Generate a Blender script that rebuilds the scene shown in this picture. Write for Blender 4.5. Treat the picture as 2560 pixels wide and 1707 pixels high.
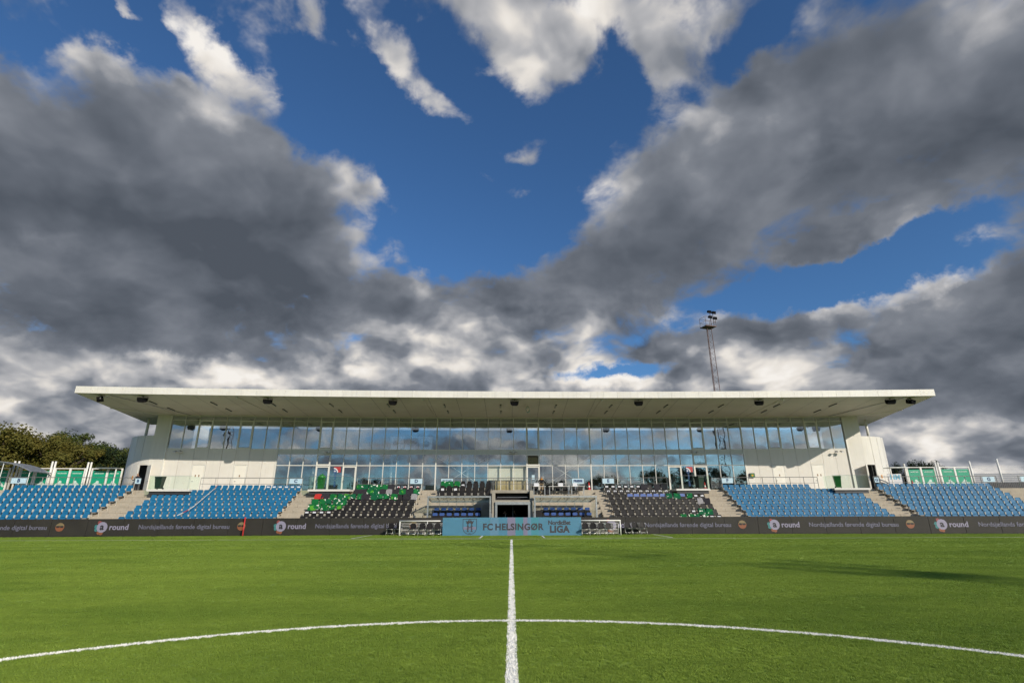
import bpy, bmesh, math, random
import numpy as np
from mathutils import Vector, Matrix
from math import sin, cos, tan, atan, atan2, radians, pi, sqrt, hypot

for _o in list(bpy.data.objects):
    bpy.data.objects.remove(_o)
scene = bpy.context.scene
COL = scene.collection

# ------------------------------------------------------------------ camera
# standing on the centre spot, looking across the halfway line at the main stand, tilted up 18 degrees
PITCH, ROLL, YAW = 0.3155, 0.0033, 0.0021
cam_data = bpy.data.cameras.new('camera')
cam_data.sensor_width = 36.0
cam_data.lens = 1301.6 / 2560 * 36.0
cam_data.clip_start = 0.05
cam_data.clip_end = 5000.0
cam = bpy.data.objects.new('camera', cam_data)
COL.objects.link(cam)
CAM = Vector((0.0, 0.088, 1.6105))
_r = Vector((cos(YAW), -sin(YAW), 0))
_f = Vector((sin(YAW) * cos(PITCH), cos(YAW) * cos(PITCH), sin(PITCH)))
_u = Vector((-sin(YAW) * sin(PITCH), -cos(YAW) * sin(PITCH), cos(PITCH)))
_r2 = _r * cos(ROLL) - _u * sin(ROLL)
_u2 = _r * sin(ROLL) + _u * cos(ROLL)
cam.matrix_world = Matrix(((_r2.x, _u2.x, -_f.x, CAM.x), (_r2.y, _u2.y, -_f.y, CAM.y),
                           (_r2.z, _u2.z, -_f.z, CAM.z), (0, 0, 0, 1)))
scene.camera = cam

# ------------------------------------------------------------------ exposure
scene.view_settings.view_transform = 'Standard'
scene.view_settings.look = 'None'
scene.view_settings.gamma = 1.0
scene.view_settings.use_curve_mapping = False
scene.view_settings.exposure = 0.0
scene.cycles.max_bounces = 8
scene.cycles.diffuse_bounces = 3
scene.cycles.glossy_bounces = 3
scene.cycles.transmission_bounces = 4
scene.cycles.transparent_max_bounces = 12
scene.cycles.caustics_reflective = False
scene.cycles.caustics_refractive = False
scene.cycles.sample_clamp_indirect = 4.0
scene.cycles.use_adaptive_sampling = True
scene.cycles.adaptive_threshold = 0.02
scene.cycles.adaptive_min_samples = 10

# ------------------------------------------------------------------ sun: behind the camera and to its right
SUN = Vector((7.87, -9.13, 5.17)).normalized()
SUN_EL = math.asin(SUN.z)
sun_data = bpy.data.lights.new('sun', 'SUN')
sun_data.energy = 4.0
sun_data.angle = radians(0.53)
sun_data.color = (1.0, 0.91, 0.76)
sun = bpy.data.objects.new('sun', sun_data)
sun.rotation_euler = SUN.to_track_quat('Z', 'Y').to_euler()
sun.location = SUN * 200
COL.objects.link(sun)

# ------------------------------------------------------------------ sky: clear air plus broken cumulus
world = bpy.data.worlds.new('World')
scene.world = world
world.use_nodes = True
world.cycles.sampling_method = 'MANUAL'
world.cycles.sample_map_resolution = 512
WN, WL = world.node_tree.nodes, world.node_tree.links
WN.clear()
SKY_STRENGTH = 0.1


def wmath(op, a, b=None, c=None, clamp=False):
    n = WN.new('ShaderNodeMath')
    n.operation = op
    n.use_clamp = clamp
    for i, v in enumerate((a, b, c)):
        if v is None:
            continue
        if isinstance(v, (int, float)):
            n.inputs[i].default_value = v
        else:
            WL.new(v, n.inputs[i])
    return n.outputs[0]


def wvec(op, a, b=None, scale=None):
    n = WN.new('ShaderNodeVectorMath')
    n.operation = op
    for i, v in enumerate((a, b)):
        if v is None:
            continue
        if isinstance(v, (tuple, list, Vector)):
            n.inputs[i].default_value = v
        else:
            WL.new(v, n.inputs[i])
    if scale is not None:
        if isinstance(scale, (int, float)):
            n.inputs['Scale'].default_value = scale
        else:
            WL.new(scale, n.inputs['Scale'])
    return n.outputs['Value'] if op in ('LENGTH', 'DOT_PRODUCT') else n.outputs[0]


def wnoise(vec, scale, detail, rough=0.55, lac=2.0, dist=0.0, dims='3D', w=0.0):
    n = WN.new('ShaderNodeTexNoise')
    n.noise_dimensions = dims
    WL.new(vec, n.inputs['Vector'])
    n.inputs['Scale'].default_value = scale
    n.inputs['Detail'].default_value = detail
    n.inputs['Roughness'].default_value = rough
    n.inputs['Lacunarity'].default_value = lac
    n.inputs['Distortion'].default_value = dist
    return n


def wramp(fac, lo, hi, smooth=True, a=0.0, b=1.0):
    n = WN.new('ShaderNodeMapRange')
    n.interpolation_type = 'SMOOTHSTEP' if smooth else 'LINEAR'
    n.clamp = True
    for k, v in (('From Min', lo), ('From Max', hi), ('To Min', a), ('To Max', b)):
        n.inputs[k].default_value = v
    WL.new(fac, n.inputs['Value'])
    return n.outputs['Result']


def wmix(fac, a, b):
    n = WN.new('ShaderNodeMix')
    n.data_type = 'RGBA'
    n.clamp_factor = True
    if isinstance(fac, (int, float)):
        n.inputs[0].default_value = fac
    else:
        WL.new(fac, n.inputs[0])
    for s, v in ((n.inputs[6], a), (n.inputs[7], b)):
        if isinstance(v, tuple):
            s.default_value = (*v, 1.0)
        else:
            WL.new(v, s)
    return n.outputs[2]


tc = WN.new('ShaderNodeTexCoord')
DIR = wvec('NORMALIZE', tc.outputs['Generated'])
sep = WN.new('ShaderNodeSeparateXYZ')
WL.new(DIR, sep.inputs[0])
DZ = sep.outputs['Z']
# cloud-deck coordinates: the deck is a plane overhead, so its pattern closes up towards the horizon
hgt = wmath('ADD', wmath('MAXIMUM', DZ, 0.0), 0.55)
PL = wvec('SCALE', DIR, scale=wmath('DIVIDE', 1.0, hgt))
warp1 = wnoise(PL, 5.0, 3.0, 0.5)
PW = wvec('ADD', PL, wvec('SCALE', wvec('SUBTRACT', warp1.outputs['Color'], (0.5, 0.5, 0.5)), scale=0.10))


def puff(vec, scale, detail):
    """rounded billows: height is greatest in the middle of each cell"""
    n = WN.new('ShaderNodeTexVoronoi')
    n.feature = 'F1'
    WL.new(vec, n.inputs['Vector'])
    n.inputs['Scale'].default_value = scale
    n.inputs['Detail'].default_value = detail
    n.inputs['Roughness'].default_value = 0.5
    n.normalize = True
    return n.outputs['Distance']


SUN_OFF = (0.018, -0.008, 0.050)
PO = wvec('ADD', PW, SUN_OFF)
n_big = wnoise(PW, 4.4, 7.0, 0.55)
n_fine = wnoise(PW, 15.0, 4.0, 0.6)
r_a = wnoise(PW, 4.4, 4.0, 0.5).outputs['Fac']
r_b = wnoise(PO, 4.4, 4.0, 0.5).outputs['Fac']
v_a = puff(PW, 9.0, 1.0)
v_b = puff(PO, 9.0, 1.0)
n_mid = wnoise(wvec('MULTIPLY', DIR, (1.0, 1.0, 1.5)), 5.0, 4.0, 0.5)
# large masses of cloud and gaps of clear sky, each at its bearing and height above the horizon
warp2 = wnoise(DIR, 6.0, 6.0, 0.6)
DWP = wvec('ADD', DIR, wvec('SCALE', wvec('SUBTRACT', warp2.outputs['Color'], (0.5, 0.5, 0.5)), scale=0.15))


def bearing(px, py):
    """direction of a point of the sky seen at that place of a 2352 x 1568 view from the centre spot"""
    u = (px * 2560 / 2352 - 1280) / 1301.6
    v = -(py * 2560 / 2352 - 853.5) / 1301.6
    return (_f + _r2 * u + _u2 * v).normalized()


def mass(acc, px, py, rx, ry, rot, wgt):
    c = bearing(px, py)
    e = bearing(px + 40 * cos(radians(rot)), py + 40 * sin(radians(rot))) - c
    ax = (e - c * e.dot(c)).normalized()
    ay = c.cross(ax)
    k = (bearing(px + 20, py) - bearing(px - 20, py)).length / 40
    m = WN.new('ShaderNodeMapping')
    m.vector_type = 'TEXTURE'
    m.inputs['Location'].default_value = c
    m.inputs['Rotation'].default_value = Matrix((ax, ay, c)).transposed().to_euler()
    m.inputs['Scale'].default_value = (rx * k, ry * k, 1.0)
    WL.new(DWP, m.inputs['Vector'])
    g = WN.new('ShaderNodeTexGradient')
    g.gradient_type = 'SPHERICAL'
    WL.new(m.outputs[0], g.inputs[0])
    return wmath('MULTIPLY_ADD', g.outputs['Fac'], wgt, acc)


COVER = [  # x, y, half width, half height, tilt, weight
    (300, 500, 640, 420, 14, 1.5), (-60, 170, 280, 200, 15, .7), (560, 380, 380, 230, 20, .6), (800, 680, 560, 190, 14, .9),
    (225, 120, 80, 150, -35, .9), (482, 112, 125, 58, 55, 1.2), (440, 190, 60, 30, 50, .5), (330, 55, 130, 30, 35, .95), (1150, 20, 360, 150, 48, 1.0), (1240, 120, 200, 110, 60, .6),
    (890, 110, 150, 80, 45, .68), (1000, 190, 180, 80, 40, .8), (1085, 262, 120, 70, 35, .75), (1195, 345, 120, 60, -25, 1.15), (1215, 425, 110, 50, 10, .8), (800, 440, 150, 90, 30, .8), (1050, 520, 260, 70, 20, .45), (600, 230, 160, 60, 20, .5), (700, 60, 120, 70, 60, .55), (1480, 50, 240, 80, 42, 1.05),
    (2080, 260, 820, 420, -16, 1.5), (1560, 450, 420, 200, -28, .9), (1370, 640, 560, 130, -4, .85),
    (2280, 750, 460, 240, -30, 1.3), (1720, 770, 420, 100, -10, .9), (1080, 790, 800, 190, 0, .6),
    (280, 830, 700, 190, 4, .8), (1176, 985, 2300, 190, 0, 1.7), (250, 930, 700, 150, 0, .6), (2150, 960, 800, 170, 0, .7),
    (1950, 545, 250, 60, -22, 1.5), (1330, 110, 70, 100, 10, .5), (710, 30, 60, 60, 0, .5), (300, 330, 500, 90, 4, .25),
    (1060, 380, 420, 320, 36, -1.3), (680, 130, 220, 260, 20, -.9), (350, 90, 260, 130, 10, -.85), (120, 60, 160, 60, 10, -.4),
    (1910, 640, 400, 85, -14, -1.7), (1410, 862, 190, 36, -3, -1.5), (1390, 190, 110, 230, 40, -.9),
    (1730, 105, 150, 75, -38, -1.0), (1080, 560, 260, 90, 20, -.6), (700, 695, 70, 18, 0, -.7),
    (820, 765, 60, 40, 0, -.6), (430, 822, 70, 18, 0, -.5), (20, 875, 160, 30, 0, -.5),
    (2180, 515, 190, 40, -5, -.6), (1550, 460, 70, 40, -20, -.35), (790, 500, 120, 80, 30, -.25),
]
DARK = [
    (350, 510, 740, 420, 14, .95), (650, 640, 460, 170, 14, .55), (2100, 380, 920, 380, -18, .95),
    (1530, 600, 560, 200, -12, .6), (1350, 440, 300, 160, -30, .4), (1690, 775, 420, 70, -9, 1.0), (2270, 710, 420, 190, -25, .85),
    (900, 745, 260, 100, 10, .6), (2200, 930, 520, 100, -3, .95), (1650, 430, 380, 200, -20, .35),
    (300, 770, 520, 80, 8, .6), (280, 700, 620, 110, 6, .5), (560, 790, 260, 50, 5, .5), (860, 790, 160, 50, 0, .55), (1230, 700, 220, 50, 0, .35), (1300, 630, 260, 80, 5, .35), (1000, 700, 220, 80, 10, .35), (1950, 160, 620, 220, -18, .5), (560, 360, 300, 200, 20, .4),
    (90, 190, 380, 200, 10, .4), (1180, 60, 340, 220, 38, -.6), (1490, 40, 240, 140, 30, -.5), (220, 120, 170, 190, 0, -.9),
    (478, 108, 160, 100, 0, -.8), (990, 185, 320, 120, 40, -.6), (1120, 790, 680, 130, 0, -.95),
    (420, 850, 620, 70, 2, -.95), (1830, 715, 240, 50, -8, -.8), (1890, 330, 150, 70, -40, -.55),
    (1560, 720, 160, 50, 0, -.4), (1300, 850, 300, 60, 0, -.3), (1970, 545, 190, 50, -25, -.4),
    (2130, 640, 200, 50, -38, -.7), (60, 545, 220, 35, 5, -.45), (600, 770, 70, 80, -45, -.5),
    (1400, 890, 220, 30, 0, -.8), (60, 960, 420, 90, 0, -.35), (1300, 960, 1500, 130, 0, -.25), (1176, 830, 900, 60, 0, -.3),
]
cov = wmath('MULTIPLY_ADD', n_big.outputs['Fac'], 2.1, -1.05)
cov = wmath('MULTIPLY_ADD', wmath('SUBTRACT', n_fine.outputs['Fac'], 0.5), 1.45, cov)
cov = wmath('MULTIPLY_ADD', wmath('SUBTRACT', 0.32, v_a), 0.9, cov)
for b in COVER:
    cov = mass(cov, *b)
drk = wmath('MULTIPLY_ADD', wmath('SUBTRACT', n_mid.outputs['Fac'], 0.5), 1.7, 0.0)
for b in DARK:
    drk = mass(drk, *b)
cov = wmath('ADD', cov, wramp(DZ, 0.02, 0.32, True, 0.30, 0.0))   # more cloud is seen edge-on towards the horizon
alpha = wramp(cov, -0.12, 0.62)
thick = wramp(cov, 0.05, 0.95)
deep = wramp(drk, 0.0, 0.7)
relief = wmath('ADD', wmath('MULTIPLY', wmath('SUBTRACT', r_a, r_b), 2.2), wmath('MULTIPLY', wmath('SUBTRACT', v_b, v_a), 0.85))
# brightness of the cloud: lit where it faces the sun and is thin, grey and even where it is deep
lum = wmath('MULTIPLY_ADD', relief, wmath('MULTIPLY_ADD', deep, -0.52, 0.95), 0.57)
lum = wmath('MULTIPLY_ADD', drk, -0.30, lum)
lum = wmath('MULTIPLY_ADD', thick, -0.13, lum)
lum = wmath('MULTIPLY_ADD', wmath('SUBTRACT', n_big.outputs['Fac'], 0.5), wmath('MULTIPLY_ADD', deep, -0.12, 0.55), lum)
lum = wmath('MULTIPLY_ADD', wmath('SUBTRACT', n_fine.outputs['Fac'], 0.5), wmath('MULTIPLY_ADD', deep, -0.08, 0.20), lum)
cr = WN.new('ShaderNodeValToRGB')
WL.new(lum, cr.inputs[0])
els = cr.color_ramp.elements
els[0].position, els[0].color = 0.0, (0.080, 0.094, 0.118, 1)
els[1].position, els[1].color = 1.0, (0.92, 0.88, 0.83, 1)
for p_, c_ in ((0.22, (0.130, 0.147, 0.178)), (0.45, (0.212, 0.230, 0.266)), (0.68, (0.465, 0.465, 0.48)), (0.86, (0.80, 0.755, 0.70))):
    e_ = els.new(p_)
    e_.color = (*c_, 1)
sky = WN.new('ShaderNodeTexSky')
sky.sky_type = 'NISHITA'
sky.sun_disc = False
sky.sun_elevation = SUN_EL
sky.sun_rotation = atan2(SUN.x, SUN.y)
sky.altitude = 20
sky.air_density = 1.0
sky.dust_density = 0.6
sky.ozone_density = 2.5
skyc = wvec('MULTIPLY', sky.outputs[0], (0.55, 0.86, 1.16))
cloudc = wvec('SCALE', cr.outputs[0], scale=1.0 / SKY_STRENGTH)
final = wmix(alpha, skyc, cloudc)
bg = WN.new('ShaderNodeBackground')
WL.new(final, bg.inputs['Color'])
bg.inputs['Strength'].default_value = SKY_STRENGTH
wo = WN.new('ShaderNodeOutputWorld')
WL.new(bg.outputs[0], wo.inputs['Surface'])

# ================================================================== helpers
RNG = random.Random(11)
NPR = np.random.RandomState(5)
BA, BC = 0.03, 0.0011          # the stand is gently curved in plan: y = depth + BA x - BC x^2


def yb(x, d):
    return d + BA * x - BC * x * x


def rz(x):
    return atan(BA - 2 * BC * x)


def S(x, d, z=0.0):
    return Vector((x, yb(x, d), z))


def SM(x, d, z=0.0, extra=0.0):
    return Matrix.Translation(S(x, d, z)) @ Matrix.Rotation(rz(x) + extra, 4, 'Z')


class MB:
    def __init__(self):
        self.v, self.f, self.m = [], [], []

    def add(self, vs, fs, mi=0):
        n = len(self.v)
        self.v.extend(tuple(p) for p in vs)
        self.f.extend(tuple(i + n for i in f) for f in fs)
        self.m.extend([mi] * len(fs))
        return self

    def quad(self, a, b, c, d, mi=0):
        return self.add((a, b, c, d), ((0, 1, 2, 3),), mi)

    def box(self, x0, y0, z0, x1, y1, z1, mi=0, mat=None):
        vs = [(x, y, z) for z in (z0, z1) for y in (y0, y1) for x in (x0, x1)]
        if mat is not None:
            vs = [mat @ Vector(p) for p in vs]
        return self.add(vs, ((0, 2, 3, 1), (4, 5, 7, 6), (0, 1, 5, 4), (2, 6, 7, 3), (0, 4, 6, 2), (1, 3, 7, 5)), mi)

    def bentbox(self, x0, x1, d0, d1, z0, z1, step=1.225, mi=0, zb0=None, zb1=None):
        """a box that follows the curve of the stand; zb0, zb1 = heights along its rear edge"""
        n = max(1, int(round((x1 - x0) / step)))
        zb0 = z0 if zb0 is None else zb0
        zb1 = z1 if zb1 is None else zb1
        vs, fs = [], []
        for i in range(n + 1):
            x = x0 + (x1 - x0) * i / n
            vs += [S(x, d0, z0), S(x, d1, zb0), S(x, d1, zb1), S(x, d0, z1)]
        for i in range(n):
            a, b = 4 * i, 4 * i + 4
            for j in range(4):
                k = (j + 1) % 4
                fs.append((a + j, a + k, b + k, b + j))
        fs.append((3, 2, 1, 0))
        e = 4 * n
        fs.append((e, e + 1, e + 2, e + 3))
        return self.add(vs, fs, mi)

    def tube(self, p, q, r, n=8, mi=0, r2=None, cap=True):
        p, q = Vector(p), Vector(q)
        r2 = r if r2 is None else r2
        ax = (q - p)
        if ax.length < 1e-6:
            return self
        ax.normalize()
        s = ax.cross(Vector((0, 0, 1)) if abs(ax.z) < 0.95 else Vector((1, 0, 0))).normalized()
        t = ax.cross(s)
        vs, fs = [], []
        for i in range(n):
            a = 2 * pi * i / n
            o = s * cos(a) + t * sin(a)
            vs += [p + o * r, q + o * r2]
        for i in range(n):
            j = (i + 1) % n
            fs.append((2 * i, 2 * i + 1, 2 * j + 1, 2 * j))
        if cap:
            fs.append(tuple(2 * i for i in range(n)))
            fs.append(tuple(2 * i + 1 for i in reversed(range(n))))
        return self.add(vs, fs, mi)

    def path(self, pts, r, n=8, mi=0):
        for a, b in zip(pts[:-1], pts[1:]):
            self.tube(a, b, r, n, mi)
        return self

    def prism(self, poly, y0, y1, mi=0, mat=None):
        """polygon in x,z extruded along y"""
        n = len(poly)
        vs = [(x, y0, z) for x, z in poly] + [(x, y1, z) for x, z in poly]
        if mat is not None:
            vs = [mat @ Vector(p) for p in vs]
        fs = [tuple(range(n)), tuple(reversed(range(n, 2 * n)))]
        for i in range(n):
            j = (i + 1) % n
            fs.append((i, i + n, j + n, j))
        return self.add(vs, fs, mi)

    def lathe(self, prof, n=16, mi=0, org=(0, 0, 0)):
        vs, fs = [], []
        ox, oy, oz = org
        for r, z in prof:
            for i in range(n):
                a = 2 * pi * i / n
                vs.append((ox + r * cos(a), oy + r * sin(a), oz + z))
        for k in range(len(prof) - 1):
            for i in range(n):
                j = (i + 1) % n
                fs.append((k * n + i, k * n + j, (k + 1) * n + j, (k + 1) * n + i))
        return self.add(vs, fs, mi)

    def mesh(self, name, mats, smooth=False):
        me = bpy.data.meshes.new(name)
        me.from_pydata(self.v, [], self.f)
        for m in (mats if isinstance(mats, (list, tuple)) else [mats]):
            me.materials.append(m)
        if any(self.m):
            me.polygons.foreach_set('material_index', self.m)
        if smooth:
            me.polygons.foreach_set('use_smooth', [True] * len(me.polygons))
        me.update()
        return me


def rrect(x0, z0, x1, z1, r, n=3):
    """rounded rectangle outline in x,z"""
    out = []
    for cx, cz, a0 in ((x1 - r, z1 - r, 0), (x0 + r, z1 - r, 90), (x0 + r, z0 + r, 180), (x1 - r, z0 + r, 270)):
        for i in range(n + 1):
            a = radians(a0 + 90 * i / n)
            out.append((cx + r * cos(a), cz + r * sin(a)))
    return out


def link(name, data, parent=None, m=None):
    """object of that data; m = its world matrix (top level) or matrix in its parent's space"""
    o = bpy.data.objects.new(name, data)
    COL.objects.link(o)
    if parent is not None:
        o.parent = parent
    if m is not None:
        o.matrix_basis = m
    return o


def tag(o, label, cat, group=None, kind=None):
    if label:
        o['label'] = label
    if cat:
        o['category'] = cat
    if group:
        o['group'] = group
    if kind:
        o['kind'] = kind
    return o


def thing(name, label, cat, m=None, group=None):
    o = link(name, None, None, m)
    o.empty_display_size = 0.2
    return tag(o, label, cat, group)


def struct(name, me, label=None):
    return tag(link(name, me), label, None, None, 'structure')


def copy_tree(src, m, label=None, group=None):
    c = src.copy()
    COL.objects.link(c)
    c.matrix_basis = m
    if label:
        c['label'] = label
    if group:
        c['group'] = group
    for ch in src.children:
        d = ch.copy()
        COL.objects.link(d)
        d.parent = c
        for g in ch.children:
            e = g.copy()
            COL.objects.link(e)
            e.parent = d
    return c


ORD = ['zeroth', 'first', 'second', 'third', 'fourth', 'fifth', 'sixth', 'seventh', 'eighth', 'ninth', 'tenth', 'eleventh',
       'twelfth', 'thirteenth', 'fourteenth', 'fifteenth', 'sixteenth', 'seventeenth', 'eighteenth', 'nineteenth',
       'twentieth', 'twenty-first', 'twenty-second', 'twenty-third', 'twenty-fourth', 'twenty-fifth', 'twenty-sixth',
       'twenty-seventh', 'twenty-eighth', 'twenty-ninth', 'thirtieth', 'thirty-first', 'thirty-second']


# ================================================================== materials
class NT:
    def __init__(self, name):
        self.mat = bpy.data.materials.new(name)
        self.mat.use_nodes = True
        self.n, self.l = self.mat.node_tree.nodes, self.mat.node_tree.links
        self.n.clear()
        self.out = self.n.new('ShaderNodeOutputMaterial')

    def new(self, t, **kw):
        n = self.n.new(t)
        for k, v in kw.items():
            setattr(n, k, v)
        return n

    def set(self, sock, v):
        if hasattr(v, 'is_output'):
            self.l.new(v, sock)
        elif isinstance(v, (tuple, list)) and len(v) == 3 and sock.type == 'RGBA':
            sock.default_value = (*v, 1.0)
        else:
            sock.default_value = v

    def noise(self, vec, scale, detail=4.0, rough=0.55):
        n = self.new('ShaderNodeTexNoise')
        self.l.new(vec, n.inputs['Vector'])
        n.inputs['Scale'].default_value = scale
        n.inputs['Detail'].default_value = detail
        n.inputs['Roughness'].default_value = rough
        return n.outputs['Fac']

    def math(self, op, a, b=None, c=None, clamp=False):
        n = self.new('ShaderNodeMath', operation=op, use_clamp=clamp)
        for i, v in enumerate((a, b, c)):
            if v is not None:
                self.set(n.inputs[i], v)
        return n.outputs[0]

    def mix(self, fac, a, b, blend='MIX'):
        n = self.new('ShaderNodeMix', data_type='RGBA', blend_type=blend)
        self.set(n.inputs[0], fac)
        self.set(n.inputs[6], a)
        self.set(n.inputs[7], b)
        return n.outputs[2]

    def ramp(self, v, lo, hi, a=0.0, b=1.0, smooth=False):
        n = self.new('ShaderNodeMapRange', interpolation_type='SMOOTHSTEP' if smooth else 'LINEAR')
        for k, x in (('Value', v), ('From Min', lo), ('From Max', hi), ('To Min', a), ('To Max', b)):
            self.set(n.inputs[k], x)
        return n.outputs[0]

    def pos(self):
        return self.new('ShaderNodeNewGeometry').outputs['Position']

    def obj(self):
        return self.new('ShaderNodeTexCoord').outputs['Object']

    def xyz(self, v):
        s = self.new('ShaderNodeSeparateXYZ')
        self.l.new(v, s.inputs[0])
        return s.outputs

    def bump(self, h, strength=0.3, dist=0.01):
        b = self.new('ShaderNodeBump')
        b.inputs['Strength'].default_value = strength
        b.inputs['Distance'].default_value = dist
        self.l.new(h, b.inputs['Height'])
        return b.outputs[0]

    def principled(self, col, rough=0.5, metal=0.0, spec=0.5, normal=None, **kw):
        p = self.new('ShaderNodeBsdfPrincipled')
        self.set(p.inputs['Base Color'], col)
        self.set(p.inputs['Roughness'], rough)
        self.set(p.inputs['Metallic'], metal)
        self.set(p.inputs['Specular IOR Level'], spec)
        if normal is not None:
            self.l.new(normal, p.inputs['Normal'])
        for k, v in kw.items():
            self.set(p.inputs[k.replace('_', ' ')], v)
        return p

    def done(self, shader):
        self.l.new(shader.outputs[0], self.out.inputs['Surface'])
        return self.mat


def pm(name, col, rough=0.5, metal=0.0, var=0.10, scale=2.5, spec=0.5, bump=0.0, bscale=60.0, dirt=0.0, rnd=0.0, streak=0.0):
    """plain procedural material: a colour with cloudy wear, optional grain and per-object tone"""
    t = NT(name)
    p = t.pos()
    f = t.noise(p, scale, 5.0, 0.6)
    lo = tuple(c * (1 - var) for c in col)
    hi = tuple(min(1.0, c * (1 + var)) for c in col)
    c = t.mix(t.ramp(f, 0.3, 0.7), lo, hi)
    if dirt:
        g = t.noise(p, scale * 0.45, 6.0, 0.7)
        c = t.mix(t.ramp(g, 0.52, 0.75, 0.0, dirt), c, tuple(x * 0.45 for x in col))
    if streak:                 # rain streaks running down
        mp = t.new('ShaderNodeMapping')
        t.l.new(p, mp.inputs[0])
        mp.inputs['Scale'].default_value = (5.0, 5.0, 0.35)
        c = t.mix(t.ramp(t.noise(mp.outputs[0], 1.0, 4.0, 0.65), 0.50, 0.80, 0.0, streak), c, tuple(x * 0.55 for x in col))
    if rnd:
        oi = t.new('ShaderNodeObjectInfo')
        c = t.mix(1.0, c, t.mix(oi.outputs['Random'], (1 - rnd,) * 3, (1 + rnd,) * 3), 'MULTIPLY')
    nm = t.bump(t.noise(p, bscale, 3.0), bump, 0.01) if bump else None
    r = t.ramp(t.noise(p, scale * 3, 3.0), 0.3, 0.7, max(0.02, rough - 0.08), min(1.0, rough + 0.08))
    return t.done(t.principled(c, r, metal, spec, nm))


def emat(name, col, strength):
    """a lit display face: a dark panel that also gives off its own light"""
    t = NT(name)
    p = t.principled((0.02, 0.02, 0.02), 0.5)
    t.set(p.inputs['Emission Color'], col)
    p.inputs['Emission Strength'].default_value = strength
    return t.done(p)


M = {}
M['panel'] = pm('white_cladding', (0.70, 0.67, 0.62), 0.42, 0.0, 0.03, 0.6, 0.4, rnd=0.03, streak=0.22)
M['fascia'] = pm('fascia_white', (0.76, 0.72, 0.67), 0.38, 0.0, 0.03, 0.5, 0.4, rnd=0.04, streak=0.25)
M['soffit'] = pm('soffit_board', (0.66, 0.63, 0.56), 0.55, 0.0, 0.08, 0.35, dirt=0.15)
M['roofing'] = pm('roof_membrane', (0.30, 0.30, 0.30), 0.8)
M['frame'] = pm('white_aluminium', (0.72, 0.71, 0.67), 0.4, 0.0, 0.05, 1.5)
M['spandrel'] = pm('grey_white_spandrel', (0.60, 0.61, 0.58), 0.35, 0.0, 0.04, 0.8, rnd=0.03)
M['door'] = pm('white_door', (0.80, 0.77, 0.70), 0.4, 0.0, 0.03, 1.0)
M['steel'] = pm('galvanised_steel', (0.44, 0.45, 0.45), 0.42, 0.75, 0.18, 6.0)
M['rail'] = pm('brushed_rail', (0.30, 0.29, 0.27), 0.38, 0.6, 0.12, 5.0)
M['darksteel'] = pm('dark_steel', (0.06, 0.06, 0.065), 0.45, 0.4, 0.2, 5.0)
M['whitepaint'] = pm('white_paint', (0.80, 0.78, 0.74), 0.45, 0.0, 0.06, 4.0)
M['black'] = pm('black_plastic', (0.014, 0.012, 0.012), 0.55, 0.0, 0.15, 8.0, spec=0.3, rnd=0.35)
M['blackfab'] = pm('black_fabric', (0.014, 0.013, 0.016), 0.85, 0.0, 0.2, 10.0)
M['speaker'] = pm('speaker_black', (0.008, 0.008, 0.009), 0.9, spec=0.08)
M['bracket'] = pm('seat_bracket', (0.66, 0.62, 0.54), 0.5, 0.0, 0.1, 9.0)
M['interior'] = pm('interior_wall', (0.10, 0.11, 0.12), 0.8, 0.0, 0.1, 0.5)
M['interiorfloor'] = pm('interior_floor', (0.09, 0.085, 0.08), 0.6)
M['cardboard'] = pm('cardboard', (0.55, 0.42, 0.20), 0.85, 0.0, 0.08, 2.0)
M['blind'] = pm('beige_blind', (0.74, 0.70, 0.60), 0.8, 0.0, 0.04, 1.0)
M['paper'] = pm('paper', (0.66, 0.66, 0.69), 0.7, 0.0, 0.03, 5.0)
M['print'] = pm('print_navy', (0.02, 0.05, 0.14), 0.6, 0.0, 0.05)
M['printgrey'] = pm('print_grey', (0.14, 0.14, 0.16), 0.6, 0.0, 0.05)
M['red'] = pm('red_plastic', (0.55, 0.03, 0.03), 0.5, 0.0, 0.1, 5.0)
M['orange'] = pm('orange_plate', (0.75, 0.30, 0.03), 0.5)
M['binblack'] = pm('bin_dark_green', (0.018, 0.035, 0.026), 0.45, 0.0, 0.15, 4.0)
M['bingreen'] = pm('bin_green', (0.02, 0.13, 0.03), 0.42, 0.0, 0.15, 4.0)
M['bag'] = pm('green_bag', (0.02, 0.22, 0.03), 0.35, 0.0, 0.3, 8.0)
M['sign'] = pm('pale_blue_sign', (0.50, 0.66, 0.76), 0.4, 0.0, 0.03, 3.0)
M['greenbanner'] = pm('green_banner', (0.005, 0.30, 0.17), 0.5, 0.0, 0.08, 1.2)
M['greenbanner2'] = pm('faded_white_print', (0.55, 0.66, 0.60), 0.6, 0.0, 0.06, 3.0)
M['rust'] = pm('rusty_mast_steel', (0.16, 0.10, 0.085), 0.7, 0.2, 0.25, 3.0)
M['bark'] = pm('bark', (0.07, 0.05, 0.035), 0.95, 0.0, 0.3, 6.0, bump=0.5, bscale=14)
M['greenpaint'] = pm('green_metal', (0.02, 0.09, 0.05), 0.5)
M['balloon'] = pm('paper_lantern', (0.05, 0.07, 0.10), 0.7)
M['cable'] = pm('pale_cable', (0.45, 0.58, 0.60), 0.5)
M['rubber'] = pm('rubber', (0.015, 0.015, 0.015), 0.8)
M['dirtypoly'] = pm('polycarbonate_roof', (0.42, 0.46, 0.44), 0.4, 0.0, 0.1, 3.0)
M['bordeaux'] = pm('lilac_print', (0.30, 0.28, 0.42), 0.55)


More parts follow.
